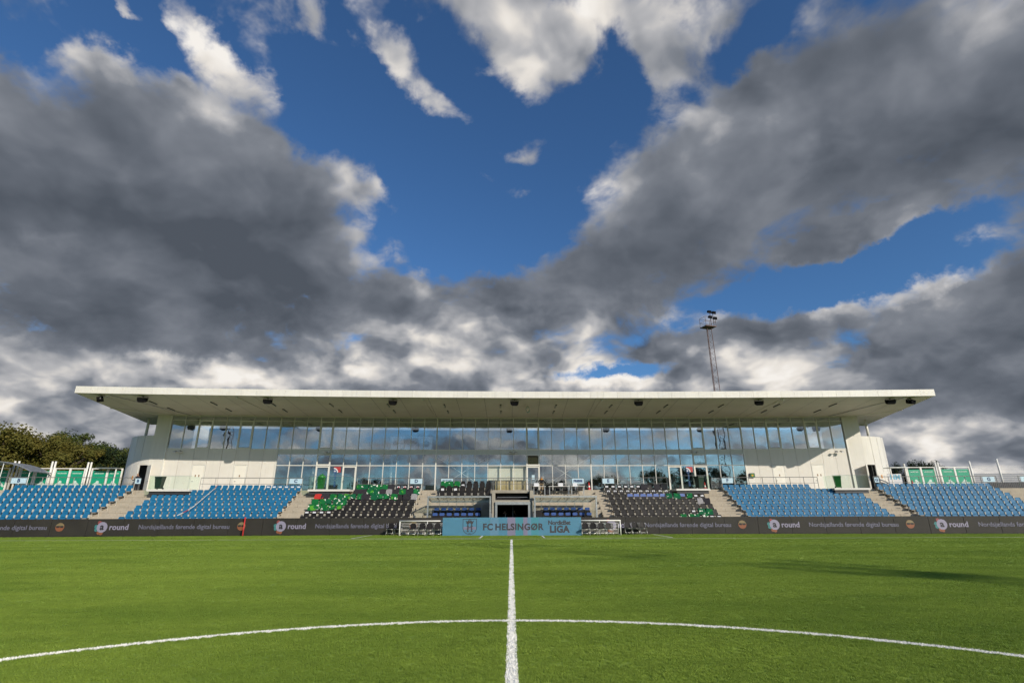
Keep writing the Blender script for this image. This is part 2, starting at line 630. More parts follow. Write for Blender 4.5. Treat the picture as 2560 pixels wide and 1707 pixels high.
def concrete(name, col):
    t = NT(name)
    p = t.pos()
    a = t.noise(p, 0.9, 6.0, 0.65)
    b = t.noise(p, 9.0, 5.0, 0.6)
    c = t.mix(t.ramp(a, 0.3, 0.72), tuple(x * 0.74 for x in col), col)
    c = t.mix(t.ramp(b, 0.35, 0.7, 0.0, 0.35), c, tuple(x * 1.12 for x in col))
    mp = t.new('ShaderNodeMapping')
    t.l.new(p, mp.inputs[0])
    mp.inputs['Scale'].default_value = (6.0, 6.0, 0.7)
    s = t.noise(mp.outputs[0], 1.0, 4.0, 0.6)            # run-off streaks
    c = t.mix(t.ramp(s, 0.55, 0.75, 0.0, 0.4), c, tuple(x * 0.5 for x in col))
    return t.done(t.principled(c, 0.88, 0.0, 0.25, t.bump(t.noise(p, 40.0, 4.0), 0.25, 0.01)))


M['concrete'] = concrete('precast_concrete', (0.47, 0.41, 0.325))
M['concrete2'] = concrete('tunnel_concrete', (0.40, 0.36, 0.30))


def plastic_blue():
    t = NT('blue_seat_plastic')
    p = t.pos()
    oi = t.new('ShaderNodeObjectInfo')
    c = t.mix(oi.outputs['Random'], (0.008, 0.125, 0.265), (0.013, 0.155, 0.315))
    c = t.mix(t.ramp(t.noise(p, 3.0, 5.0, 0.7), 0.5, 0.8, 0.0, 0.5), c, (0.05, 0.16, 0.28))
    return t.done(t.principled(c, t.ramp(t.noise(p, 8.0), 0.3, 0.7, 0.5, 0.62), 0.0, 0.3))


M['blue'] = plastic_blue()
M['bluecloth'] = pm('blue_upholstery', (0.035, 0.09, 0.30), 0.6, 0.0, 0.12, 8.0)
M['bluecover'] = pm('blue_cover', (0.09, 0.15, 0.40), 0.6, 0.0, 0.12, 6.0)


def glass(name, refl, tint, gloss=(0.86, 0.92, 1.0), wave=0.0, fres=0.6):
    """coated facade glass: reflects the sky and lets a dim view of the rooms through"""
    t = NT(name)
    g = t.new('ShaderNodeBsdfGlossy')
    t.set(g.inputs['Color'], gloss)
    g.inputs['Roughness'].default_value = 0.0
    if wave:
        nz = t.noise(t.pos(), 1.1, 1.5, 0.4)
        t.l.new(t.bump(nz, wave, 0.02), g.inputs['Normal'])
    tr = t.new('ShaderNodeBsdfTransparent')
    t.set(tr.inputs['Color'], tint)
    mx = t.new('ShaderNodeMixShader')
    fr = t.new('ShaderNodeLayerWeight')
    fr.inputs['Blend'].default_value = 0.5
    t.l.new(t.math('MULTIPLY_ADD', t.math('POWER', fr.outputs['Facing'], 4.0), fres, refl, clamp=True), mx.inputs[0])
    t.l.new(tr.outputs[0], mx.inputs[1])
    t.l.new(g.outputs[0], mx.inputs[2])
    return t.done(mx)


M['glass'] = glass('facade_glass', 0.27, (0.92, 0.96, 0.96), (0.92, 0.97, 1.0), 0.12)
M['glassbare'] = glass('uncoated_glass', 0.07, (0.94, 0.96, 0.95), (1, 1, 1), 0.0, 0.4)
M['clear'] = glass('balustrade_glass', 0.0, (0.92, 0.97, 0.94), (1, 1, 1), 0.0, 0.25)
M['dugoutglass'] = glass('dugout_pane', 0.0, (0.90, 0.93, 0.92), (1, 1, 1), 0.0, 0.3)
M['dugoutroof'] = glass('dugout_roof_sheet', 0.0, (0.80, 0.83, 0.80), (1, 1, 1), 0.0, 0.3)


def turf(name, base=False):
    """artificial grass: tone drifts with the lie of the pile, brushed tracks and worn patches"""
    t = NT(name)
    p = t.pos()
    mp = t.new('ShaderNodeMapping')
    t.l.new(p, mp.inputs[0])
    mp.inputs['Scale'].default_value = (0.35, 1.0, 1.0)
    mp.inputs['Rotation'].default_value = (0, 0, 0.5)
    a = t.noise(mp.outputs[0], 0.55, 6.0, 0.62)
    b = t.noise(p, 3.2, 5.0, 0.6)
    c = t.mix(t.ramp(a, 0.32, 0.68, smooth=True), TURF_LO, TURF_HI)
    c = t.mix(t.ramp(b, 0.35, 0.75, 0.0, 0.5), c, tuple(x * 0.70 for x in TURF_LO))
    d = t.noise(p, 0.16, 3.0, 0.5)
    c = t.mix(t.ramp(d, 0.35, 0.65, 0.0, 0.35, True), c, TURF_HI)
    c = t.mix(t.ramp(t.noise(p, 38.0, 3.0), 0.35, 0.65, 0.0, 0.4), c, tuple(x * 0.75 for x in TURF_LO))
    if base:
        nm = t.bump(t.noise(p, 70.0, 4.0, 0.7), 0.9, 0.02)
        return t.done(t.principled(c, 0.75, 0.0, 0.2, nm))
    pr = t.principled(c, 0.55, 0.0, 0.3)
    tl = t.new('ShaderNodeBsdfTranslucent')
    t.set(tl.inputs['Color'], c)
    mx = t.new('ShaderNodeMixShader')
    mx.inputs[0].default_value = 0.3
    t.l.new(pr.outputs[0], mx.inputs[1])
    t.l.new(tl.outputs[0], mx.inputs[2])
    return t.done(mx)


TURF_LO, TURF_HI = (0.212, 0.322, 0.043), (0.358, 0.470, 0.072)
M['turf'] = turf('turf_fibre')
M['turfbase'] = turf('turf_base', True)
M['line'] = pm('white_fibre', (0.88, 0.86, 0.80), 0.7, 0.0, 0.05, 12.0, dirt=0.10)
M['land'] = pm('rough_grass', (0.07, 0.11, 0.03), 0.9, 0.0, 0.35, 0.05)

# ================================================================== the ground, the pitch and its lines
me = MB().quad((-2500, -2500, -0.02), (2500, -2500, -0.02), (2500, 2500, -0.02), (-2500, 2500, -0.02)).mesh('ground', M['land'])
struct('ground', me, 'rough grass land around the football ground')
me = MB().quad((-62, -46, 0), (62, -46, 0), (62, 42.2, 0), (-62, 42.2, 0)).mesh('pitch', M['turfbase'])
struct('pitch', me, 'green artificial turf football pitch')

LW = 0.06                      # half the width of a painted line


def blades(mb, pts, hmin, hmax, w):
    for x, y in pts:
        a = RNG.uniform(0, 2 * pi)
        h = RNG.uniform(hmin, hmax)
        lean = RNG.uniform(0.0, 0.7) * h
        b = RNG.uniform(0, 2 * pi)
        dx, dy = cos(a) * w, sin(a) * w
        tx, ty = x + cos(b) * lean, y + sin(b) * lean
        mb.add(((x - dx, y - dy, 0.0), (x + dx, y + dy, 0.0), (tx, ty, h)), ((0, 1, 2),))


def strip(x0, y0, x1, y1, w=LW, z=0.004):
    d = Vector((x1 - x0, y1 - y0, 0)).normalized()
    n = Vector((-d.y, d.x, 0)) * w
    a, b = Vector((x0, y0, z)), Vector((x1, y1, z))
    return MB().quad(a - n, b - n, b + n, a + n)


mb = strip(0, 1.0, 0, 33.94)
pts = []
y = 2.6
while y < 33:
    dens = 7000 if y < 8 else 4500 if y < 14 else 2200 if y < 24 else 1000
    for _ in range(int(0.13 * 0.5 * dens)):
        pts.append((RNG.gauss(0, 0.001) + RNG.uniform(-0.066, 0.066), y + RNG.uniform(0, 0.5)))
    y += 0.5
blades(mb, pts, 0.010, 0.024, 0.006)
struct('halfway_line', mb.mesh('halfway_line', M['line']), 'white halfway line running from the camera to the far touchline')

mb = MB()
NA = 128
for i in range(NA):
    a0, a1 = 2 * pi * i / NA, 2 * pi * (i + 1) / NA
    q = [((9.09 + s * LW) * sin(a), (9.09 + s * LW) * cos(a), 0.008) for a, s in ((a0, -1), (a1, -1), (a1, 1), (a0, 1))]
    mb.quad(*q)
pts = []
for _ in range(22000):
    a = RNG.uniform(-1.05, 1.05)
    r = 9.09 + RNG.uniform(-0.066, 0.066)
    pts.append((r * sin(a), r * cos(a)))
blades(mb, pts, 0.012, 0.026, 0.006)
struct('centre_circle_line', mb.mesh('centre_circle_line', M['line']), 'white centre circle arc curving across the near turf')
mb = strip(-52.5, 34.0, 52.5, 34.0, 0.06, 0.03)
struct('touchline', mb.mesh('touchline', M['line']), 'white far touchline along the turf in front of the stand')
for (x0, y0, x1, y1) in ((-10.1, 35.2, -2.0, 35.2), (2.1, 35.2, 10.2, 35.2), (-10.1, 35.2, -10.1, 40.2), (10.2, 35.2, 10.2, 40.0),
                         (-2.0, 35.26, -2.0, 38.6), (2.1, 35.26, 2.1, 38.3)):
    struct('technical_area_line', strip(x0, y0, x1, y1, 0.05, 0.026).mesh('technical_area_line', M['line']), 'white technical area line beside the touchline')

# fibres: tufts set out over the part of the pitch that is near enough to show them
tuft = MB()
for _ in range(26):
    x, y = RNG.gauss(0, 0.020), RNG.gauss(0, 0.020)
    a, b = RNG.uniform(0, 2 * pi), RNG.uniform(0, 2 * pi)
    h = RNG.uniform(0.012, 0.026)
    l1, l2 = RNG.uniform(0.05, 0.3) * h, RNG.uniform(0.3, 0.95) * h
    w = RNG.uniform(0.0016, 0.0030)
    dx, dy = cos(a) * w, sin(a) * w
    m_ = (x + cos(b) * l1, y + sin(b) * l1, h * 0.6)
    tuft.add(((x - dx, y - dy, 0), (x + dx, y + dy, 0), (m_[0] + dx * .8, m_[1] + dy * .8, m_[2]), (m_[0] - dx * .8, m_[1] - dy * .8, m_[2]),
              (x + cos(b) * l2, y + sin(b) * l2, h)), ((0, 1, 2, 3), (3, 2, 4)))
tuft_o = bpy.data.objects.new('grass_tuft_source', tuft.mesh('grass_tuft', M['turf']))

P, Q = [], []
for y0, y1, dens, sc in ((2.6, 7.0, 760, 0.9), (7.0, 11.0, 560, 1.05), (11.0, 17.0, 230, 1.5), (17.0, 26.0, 90, 2.1), (26.0, 41.2, 36, 2.9)):
    w = y1 * 1.02 + 3.0
    n = int(dens * (y1 - y0) * 2 * w)
    xy = np.stack([NPR.uniform(-w, w, n), NPR.uniform(y0, y1, n)], -1)
    ok = np.abs(xy[:, 0]) < xy[:, 1] * 1.02 + 3.0
    r = np.hypot(xy[:, 0], xy[:, 1])
    g = 0.014 * sc + 0.060
    ok &= ~((np.abs(xy[:, 0]) < g) & (xy[:, 1] < 34)) & ~(np.abs(r - 9.09) < g) & ~(np.abs(xy[:, 1] - 34) < g)
    ok &= ~((np.abs(xy[:, 1] - 35.2) < g) & (np.abs(xy[:, 0]) > 1.9) & (np.abs(xy[:, 0]) < 10.4))
    ok &= ~((xy[:, 1] > 35) & ((np.abs(np.abs(xy[:, 0]) - 10.15) < g + .05) | (np.abs(np.abs(xy[:, 0]) - 2.05) < g + .05)))
    xy = xy[ok]
    P.append(np.concatenate([xy, np.zeros((len(xy), 1))], -1))
    Q.append(np.stack([NPR.uniform(0, 2 * pi, len(xy)), sc * NPR.uniform(0.8, 1.25, len(xy))], -1))
P, Q = np.concatenate(P), np.concatenate(Q)
gme = bpy.data.meshes.new('turf_fibres')
gme.vertices.add(len(P))
gme.vertices.foreach_set('co', P.astype(np.float32).ravel())
for nm, col in (('turn', 0), ('size', 1)):
    at = gme.attributes.new(nm, 'FLOAT', 'POINT')
    at.data.foreach_set('value', Q[:, col].astype(np.float32))
gme.materials.append(M['turf'])
grass = link('grass', gme)
tag(grass, 'short green synthetic grass fibres covering the pitch', 'grass', None, 'stuff')
ng = bpy.data.node_groups.new('grass_tufts', 'GeometryNodeTree')
ng.interface.new_socket('Geometry', in_out='INPUT', socket_type='NodeSocketGeometry')
ng.interface.new_socket('Geometry', in_out='OUTPUT', socket_type='NodeSocketGeometry')
gi, go = ng.nodes.new('NodeGroupInput'), ng.nodes.new('NodeGroupOutput')
iop = ng.nodes.new('GeometryNodeInstanceOnPoints')
oin = ng.nodes.new('GeometryNodeObjectInfo')
oin.inputs['Object'].default_value = tuft_o
a1 = ng.nodes.new('GeometryNodeInputNamedAttribute')
a1.data_type = 'FLOAT'
a1.inputs['Name'].default_value = 'turn'
a2 = ng.nodes.new('GeometryNodeInputNamedAttribute')
a2.data_type = 'FLOAT'
a2.inputs['Name'].default_value = 'size'
cx = ng.nodes.new('ShaderNodeCombineXYZ')
ng.links.new(a1.outputs[0], cx.inputs['Z'])
ng.links.new(gi.outputs[0], iop.inputs['Points'])
ng.links.new(oin.outputs['Geometry'], iop.inputs['Instance'])
ng.links.new(cx.outputs[0], iop.inputs['Rotation'])
cs = ng.nodes.new('ShaderNodeCombineXYZ')
mn = ng.nodes.new('ShaderNodeMath')
mn.operation = 'MINIMUM'
mn.inputs[1].default_value = 1.25
ng.links.new(a2.outputs[0], mn.inputs[0])
ng.links.new(a2.outputs[0], cs.inputs['X'])
ng.links.new(a2.outputs[0], cs.inputs['Y'])
ng.links.new(mn.outputs[0], cs.inputs['Z'])
ng.links.new(cs.outputs[0], iop.inputs['Scale'])
ng.links.new(iop.outputs[0], go.inputs[0])
mod = grass.modifiers.new('tufts', 'NODES')
mod.node_group = ng

# ================================================================== the grandstand
DW, DF, DB = 53.6, 44.8, 59.0              # depth of the facade, of the roof's front edge and of its rear edge
PWID = 1.2945                              # width of a facade bay
KX = lambda k: -7.53 + PWID * k            # mullion k stands here; the facade runs from k = -20 to k = 32
ROW = lambda i: 42.3 + 0.8 * i             # depth of seat row i
ZROW = lambda i: 0.52 + 0.413 * i          # its floor
ZC = 3.41                                  # concourse floor
SOF = lambda d: 11.04 - 0.03 * (d - DF)   # underside of the roof

stand = thing('grandstand', 'long white grandstand with a flat overhanging roof and glazed front', 'grandstand', Matrix.Translation((0, 47, 0)))
G0 = Matrix.Translation((0, -47, 0))


def gpart(name, me, m=None, parent=None):
    """part of the stand: world matrix m turned into the stand's own space"""
    if parent is not None:
        return link(name, me, parent, m)
    return link(name, me, stand, G0 @ m if m is not None else G0)


# ---- terraces: precast steps in lengths, risers proud of the treads
seg_a = [-46.0, -40.7, -35.6, -30.2, -24.0, -17.3, -12.0, -7.0]
seg_b = [7.3, 12.3, 17.4, 24.2, 30.7, 36.2, 41.6, 46.5]
for i in range(7):
    for segs in (seg_a, seg_b):
        for x0, x1 in zip(segs[:-1], segs[1:]):
            mb = MB()
            d0, d1 = ROW(i) - 0.36, ROW(i) + 0.44
            z = ZROW(i)
            mb.bentbox(x0 + 0.008, x1 - 0.008, d0, d1 + 0.06, z - 0.60, z - 0.012)
            mb.bentbox(x0 + 0.008, x1 - 0.008, d0 - 0.02, d0 + 0.20, z - 0.16, z)
            gpart('concrete_step', mb.mesh('concrete_step', M['concrete']))
for x0, x1 in ((-7.0, -1.62), (1.78, 7.3)):
    for i in range(3, 7):
        mb = MB()
        d0, d1 = ROW(i) - 0.36, ROW(i) + 0.44
        z = ZROW(i)
        mb.bentbox(x0 + 0.008, x1 - 0.008, d0, d1 + 0.06, z - 0.60 if i > 3 else 0.0, z - 0.012)
        mb.bentbox(x0 + 0.008, x1 - 0.008, d0 - 0.02, d0 + 0.20, z - 0.16, z)
        gpart('concrete_step', mb.mesh('concrete_step', M['concrete']))
    mb = MB().bentbox(x0 + 0.01, x1 - 0.01, 41.95, ROW(3) - 0.37, 0.0, 0.72)
    gpart('bench_platform', mb.mesh('bench_platform', M['concrete']))
# half steps of the aisles
for x0, x1 in ((-43.2, -40.8), (-31.2, -29.1), (-18.05, -16.2), (-7.72, -7.02), (7.32, 8.0), (16.55, 18.45), (29.75, 31.75), (41.65, 43.8)):
    for i in range(7):
        mb = MB()
        d0 = ROW(i) + 0.44 - 0.36
        z = ZROW(i)
        mb.bentbox(x0, x1, d0, ROW(i) + 0.415, z + 0.001, z + 0.2065)
        gpart('aisle_step', mb.mesh('aisle_step', M['concrete']))
# concourse slab and the wall below the first row
for x0, x1 in ((-50.0, -25.0), (-25.0, 0.1), (0.1, 25.0), (25.0, 52.0)):
    mb = MB().bentbox(x0 + 0.006, x1 - 0.006, ROW(6) + 0.51, 57.5, ZC - 0.45, ZC, 2.4)
    gpart('concourse_slab', mb.mesh('concourse_slab', M['concrete']))
for x0, x1 in ((-46.0, -7.02), (7.32, 46.5)):
    mb = MB().bentbox(x0, x1, ROW(0) - 0.40, ROW(0) - 0.375, 0.0, ZROW(0) - 0.17, 2.4)
    gpart('plinth_wall', mb.mesh('plinth_wall', M['concrete']))

# ---- facade
BAYS = ((-20, -12), (-12, 0), (0, 12), (12, 24), (24, 32))
UDOOR, LDOOR, WDOOR = (-18, -15, -9, 7, 20, 26, 29), (-9, -7, 7, 18, 20), (-18, -15, 26, 29)
ZL = dict(top=10.72, head=10.30, sill=7.53, spb=7.085, tr=5.98, base=ZC)


def rectmesh(name, w, h, t, mat, y=0.0):
    return MB().box(-w / 2, y - t / 2, 0, w / 2, y + t / 2, h).mesh(name, mat)


def kpos(k, z, dd=0.0, tilt=True):
    x = KX(k) + PWID / 2
    m = SM(x, DW + dd, z)
    if tilt:
        m = m @ Matrix.Rotation(radians(RNG.gauss(0, 0.10)), 4, 'Z') @ Matrix.Rotation(radians(RNG.gauss(0, 0.07)), 4, 'X')
    return m


def doorframe(w, h, fw=0.09, t=0.07, mat='frame'):
    mb = MB()
    mb.box(-w / 2, -t / 2, 0, -w / 2 + fw, t / 2, h)
    mb.box(w / 2 - fw, -t / 2, 0, w / 2, t / 2, h)
    mb.box(-w / 2 + fw, -t / 2, h - fw, w / 2 - fw, t / 2, h)
    mb.box(-w / 2 + fw, -t / 2, 0, w / 2 - fw, t / 2, fw)
    return mb.mesh('frame', M[mat])


pw = PWID - 0.05
pane_top = rectmesh('pane', pw, ZL['top'] - ZL['head'] - 0.06, 0.012, M['glass'])
pane_main = rectmesh('pane', pw, ZL['head'] - ZL['sill'] - 0.08, 0.012, M['glass'])
pane_up = rectmesh('pane', pw, ZL['spb'] - ZL['tr'] - 0.07, 0.012, M['glass'])
pane_low = rectmesh('pane', pw, ZL['tr'] - ZC - 0.11, 0.012, M['glass'])
pane_bare = rectmesh('pane', pw, ZL['tr'] - ZC - 0.11, 0.012, M['glassbare'])
pane_udoor = rectmesh('pane', pw - 0.26, ZL['head'] - ZL['sill'] - 0.36, 0.012, M['glass'])
pane_ldoor = rectmesh('pane', pw - 0.24, ZL['tr'] - ZC - 0.36, 0.012, M['glass'])
fr_u = doorframe(pw + 0.02, ZL['head'] - ZL['sill'] - 0.05, 0.115, 0.09)
fr_l = doorframe(pw + 0.02, ZL['tr'] - ZC - 0.09, 0.11, 0.09)
fr_v = doorframe(pw + 0.02, ZL['spb'] - ZL['tr'] - 0.06, 0.09, 0.09)
pane_vent = rectmesh('pane', pw - 0.2, ZL['spb'] - ZL['tr'] - 0.28, 0.012, M['glass'])
handle_me = MB().box(-0.015, -0.09, -0.12, 0.015, -0.06, 0.12).box(-0.012, -0.06, -0.11, 0.012, 0.0, -0.08).box(-0.012, -0.06, 0.08, 0.012, 0.0, 0.11).mesh('handle', M['steel'])
span_me = rectmesh('spandrel_panel', PWID - 0.03, ZL['sill'] - ZL['spb'] - 0.06, 0.03, M['spandrel'])
wall_me = rectmesh('wall_panel', PWID - 0.018, ZL['sill'] - ZC - 0.04, 0.06, M['panel'])
wallu_me = rectmesh('wall_panel', PWID - 0.018, ZL['sill'] - 6.02 - 0.03, 0.06, M['panel'])
wdoor_me = MB().box(-0.53, -0.03, 0.0, 0.53, 0.03, 2.52).mesh('door', M['door'])
wdoorfr = MB().box(-0.635, -0.045, 0.0, -0.545, 0.035, 2.585).box(0.545, -0.045, 0.0, 0.635, 0.035, 2.585).box(-0.545, -0.045, 2.535, 0.545, 0.035, 2.585).mesh('frame', M['frame'])
picto = MB().prism(rrect(-0.05, 0.0, 0.05, 0.20, 0.02), -0.036, -0.0305).mesh('pictogram', [pm('pictogram_brown', (0.22, 0.12, 0.05), 0.6)])
for k in range(-20, 32):
    gpart('pane', pane_top, kpos(k, ZL['head'] + 0.03))
    if k in UDOOR:
        m = kpos(k, ZL['sill'] + 0.035, -0.03, False)
        w_ = gpart('window', fr_u, m)
        link('pane', pane_udoor, w_, Matrix.Translation((0, 0, 0.145)) @ Matrix.Rotation(radians(RNG.gauss(0, 0.3)), 4, 'Z'))
    else:
        gpart('pane', pane_main, kpos(k, ZL['sill'] + 0.04))
    if -12 <= k < 24:
        gpart('spandrel_panel', span_me, kpos(k, ZL['spb'] + 0.03, 0.0, False))
        if k in (7, 20, -9):
            w_ = gpart('window', fr_v, kpos(k, ZL['tr'] + 0.035, -0.03, False))
            link('pane', pane_vent, w_, Matrix.Translation((0, 0, 0.125)) @ Matrix.Rotation(radians(-16 if k == 7 else 0.2), 4, 'X'))
        else:
            gpart('pane', pane_up, kpos(k, ZL['tr'] + 0.035))
        if k in LDOOR:
            d_ = gpart('door', fr_l, kpos(k, ZC + 0.012, -0.03, False))
            link('pane', pane_ldoor, d_, Matrix.Translation((0, 0, 0.13)) @ Matrix.Rotation(radians(RNG.gauss(0, 0.3)), 4, 'Z'))
            link('handle', handle_me, d_, Matrix.Translation((-0.50 if k in (-9, 20) else -0.5, -0.02, 1.05)))
        else:
            gpart('pane', pane_bare if k in (4, 5, 6) else pane_low, kpos(k, ZC + 0.07))
    else:
        if k in WDOOR:
            gpart('wall_panel', wallu_me, kpos(k, 6.02, 0.0, False))
            d_ = gpart('door', wdoor_me, kpos(k, ZC + 0.01, -0.01, False))
            link('frame', wdoorfr, d_)
            link('handle', MB().box(-0.42, -0.075, 1.02, -0.28, -0.06, 1.05).box(-0.42, -0.06, 1.02, -0.39, -0.03, 1.05).mesh('handle', M['darksteel']), d_)
            for px in ((-0.16, 0.16) if k in (-18, 29) else (0.0,)):
                link('pictogram', picto, d_, Matrix.Translation((px, 0, 1.45)))
        else:
            gpart('wall_panel', wall_me, kpos(k, ZC + 0.01, 0.0, False))
# wall behind the cladding, so that the joints are dark recesses
for k0, k1 in ((-20, -12), (24, 32)):
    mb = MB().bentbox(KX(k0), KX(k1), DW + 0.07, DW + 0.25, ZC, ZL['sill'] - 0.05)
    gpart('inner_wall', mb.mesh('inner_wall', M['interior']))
for k in range(-20, 33):
    thick = k in (-20, -12, 0, 12, 24, 32)
    glazed = -12 <= k <= 24
    z0 = ZC + 0.005 if glazed else ZL['sill'] - 0.02
    w = 0.055 if thick else 0.027
    mb = MB().box(-w, -0.085, z0, w, 0.07, SOF(DW) - 0.01, mat=None)
    gpart('mullion', mb.mesh('mullion', M['frame']), SM(KX(k), DW, 0))
for k0, k1 in BAYS:
    lev = [(ZL['head'] - 0.028, ZL['head'] + 0.028), (ZL['sill'] - 0.035, ZL['sill'] + 0.035), (ZL['top'] - 0.02, SOF(DW) + 0.02)]
    if -12 <= k0 < 24:
        lev += [(ZL['spb'] - 0.03, ZL['spb'] + 0.03), (ZL['tr'] - 0.035, ZL['tr'] + 0.035), (ZC + 0.003, ZC + 0.068)]
    for z0, z1 in lev:
        mb = MB().bentbox(KX(k0) + 0.056, KX(k1) - 0.056, DW - 0.06, DW + 0.05, z0, z1)
        gpart('transom', mb.mesh('transom', M['frame']))

# ---- end walls and the two rounded stair towers
ZT = 8.77
for s, xe, xc in ((-1, KX(-20), -34.75), (1, KX(32), 35.45)):
    x0, x1 = sorted((xe + s * 0.06, xc))
    mb = MB().bentbox(x0, x1, DW - 0.10, DW + 4.0, ZC, SOF(DW) - 0.005)
    gpart('end_wall', mb.mesh('end_wall', M['panel']))
    mb = MB().bentbox(*sorted((xe - s * 0.06, xe + s * 0.055)), DW - 0.16, DW - 0.02, ZC, SOF(DW) - 0.01)
    gpart('corner_post', mb.mesh('corner_post', M['frame']))
    R_ = 4.2
    cy = yb(xc, DW) + R_ - 0.05
    nseg = 7
    for j in range(nseg):
        a0, a1 = radians(90 * j / nseg + 0.25), radians(90 * (j + 1) / nseg - 0.25)
        sub = [a0 + (a1 - a0) * q / 4 for q in range(5)]
        openj = j == 0
        zb = 5.95 if openj else ZC
        mb = MB()
        n = len(sub)
        vs = []
        for a in sub:
            for rr, zz in ((R_, zb), (R_, ZT), (R_ - 0.12, ZT), (R_ - 0.12, zb)):
                vs.append((xc + s * rr * sin(a), cy - rr * cos(a), zz))
        fs = []
        for q in range(n - 1):
            for e in range(4):
                f = (4 * q + e, 4 * q + (e + 1) % 4, 4 * q + 4 + (e + 1) % 4, 4 * q + 4 + e)
                fs.append(f if s < 0 else tuple(reversed(f)))
        fs += [(0, 1, 2, 3), tuple(4 * (n - 1) + e for e in (3, 2, 1, 0))]
        mb.add(vs, fs)
        gpart('tower_panel', mb.mesh('tower_panel', M['panel']))
    mb = MB()
    cap = [(xc + s * (R_ - 0.02) * sin(radians(a)), cy - (R_ - 0.02) * cos(radians(a))) for a in range(0, 91, 6)] + [(xc, cy)]
    n = len(cap)
    mb.add([(x, y, ZT - 0.14) for x, y in cap] + [(x, y, ZT - 0.05) for x, y in cap],
           [tuple(range(n)), tuple(reversed(range(n, 2 * n)))] + [(i, i + n, (i + 1) % n + n, (i + 1) % n) for i in range(n)])
    gpart('tower_roof', mb.mesh('tower_roof', M['roofing']))
    # dark lobby behind the open door
    mb = MB().box(min(xc, xc + s * 2.6), cy - R_ + 1.9, ZC, max(xc, xc + s * 2.6), cy - R_ + 2.0, ZT - 0.2)
    gpart('lobby_wall', mb.mesh('lobby_wall', M['interior']))
    # open door leaf, swung out on the side of the wall
    hinge = Vector((xc - s * 0.02, cy - R_ - 0.07, ZC + 0.01))
    ang = radians(-158) if s < 0 else radians(-50 + 180 + 20)
    mb = MB().box(0.0, -0.025, 0.0, 0.95, 0.025, 2.50)
    dm = Matrix.Translation(hinge) @ Matrix.Rotation(radians(-38) if s < 0 else radians(180 + 50), 4, 'Z')
    d_ = gpart('door', mb.mesh('door', M['door']), dm)
    link('handle', MB().box(0.76, -0.09, 1.0, 0.88, -0.07, 1.03).box(0.84, -0.07, 1.0, 0.87, 0.07, 1.03).mesh('handle', M['darksteel']), d_)
    # door jamb on the far side of the opening and an orange plate beside it
    aj = radians(90 / nseg)
    mb = MB().box(-0.05, -0.06, 0, 0.05, 0.06, 2.53)
    gpart('door_jamb', mb.mesh('door_jamb', M['frame']), Matrix.Translation((xc + s * R_ * sin(aj), cy - R_ * cos(aj), ZC + 0.005)))
    ap = radians(90 / nseg * 1.55)
    mb = MB().box(-0.07, -0.012, 0, 0.07, 0.012, 0.30)
    gpart('orange_plate', mb.mesh('orange_plate', M['orange']), Matrix.Translation((xc + s * (R_ + 0.02) * sin(ap), cy - (R_ + 0.02) * cos(ap), ZC + 1.25)) @ Matrix.Rotation(s * ap, 4, 'Z'))
    # column carrying the roof over the tower
    xcol = xc + s * 2.05
    mb = MB().tube(S(xcol, DW + 1.9, ZT - 0.06), S(xcol, DW + 1.9, SOF(DW + 1.9) + 0.02), 0.13, 16)
    gpart('column', mb.mesh('column', M['whitepaint'], True))

# ---- roof
roof = MB()
RX0, RX1 = -36.0, 36.75
SPL = 1.0755                               # the ends splay a little towards the rear


def RS(x, d, z):
    return S(x * (1 + (SPL - 1) * (d - DF) / (DB - DF)), d, z)


vs, fs = [], []
nr, nd_ = 60, 6
for i in range(nr + 1):
    x = RX0 + 0.02 + (RX1 - RX0 - 0.04) * i / nr
    for j in range(nd_ + 1):
        d = DF + 0.02 + (DB - DF - 0.02) * j / nd_
        vs += [RS(x, d, SOF(d) + 0.005), RS(x, d, SOF(d) + 0.52)]
W_ = 2 * (nd_ + 1)
for i in range(nr):
    for j in range(nd_):
        a, b, c, d = i * W_ + 2 * j, i * W_ + 2 * j + 2, (i + 1) * W_ + 2 * j + 2, (i + 1) * W_ + 2 * j
        fs += [(a, b, c, d), (a + 1, d + 1, c + 1, b + 1)]
    a, d = i * W_, (i + 1) * W_
    fs.append((a, d, d + 1, a + 1))
    a, d = i * W_ + 2 * nd_, (i + 1) * W_ + 2 * nd_
    fs.append((a, a + 1, d + 1, d))
for j in range(nd_):
    for i, flip in ((0, False), (nr, True)):
        a, b = i * W_ + 2 * j, i * W_ + 2 * j + 2
        f = (a, a + 1, b + 1, b)
        fs.append(tuple(reversed(f)) if flip else f)
roof.add(vs, fs)
roof_o = gpart('roof', roof.mesh('roof', M['soffit']))
nf = 61
for i in range(nf):
    x0 = RX0 + (RX1 - RX0) * i / nf
    x1 = RX0 + (RX1 - RX0) * (i + 1) / nf
    mb = MB().bentbox(x0 + (0.006 if i else -0.02), x1 - (0.006 if i < nf - 1 else -0.02), DF - 0.03, DF + 0.015, 11.03, 11.60, 9)
    link('fascia_panel', mb.mesh('fascia_panel', M['fascia']), roof_o)
for x, s in ((RX0, -1), (RX1, 1)):
    for j in range(8):
        d0, d1 = DF + 0.02 + (DB - DF) * j / 8, DF + 0.01 + (DB - DF) * (j + 1) / 8
        o0, o1 = x - s * 0.015, x + s * 0.02
        mb = MB()
        q = []
        for xx in (o0, o1):
            q += [RS(xx, d0, SOF(d0) - 0.01), RS(xx, d1, SOF(d1) - 0.01), RS(xx, d1, SOF(d1) + 0.56), RS(xx, d0, SOF(d0) + 0.56)]
        mb.add(q, [(0, 1, 2, 3), (7, 6, 5, 4), (0, 4, 5, 1), (1, 5, 6, 2), (2, 6, 7, 3), (3, 7, 4, 0)])
        link('fascia_panel', mb.mesh('fascia_panel', M['fascia']), roof_o)
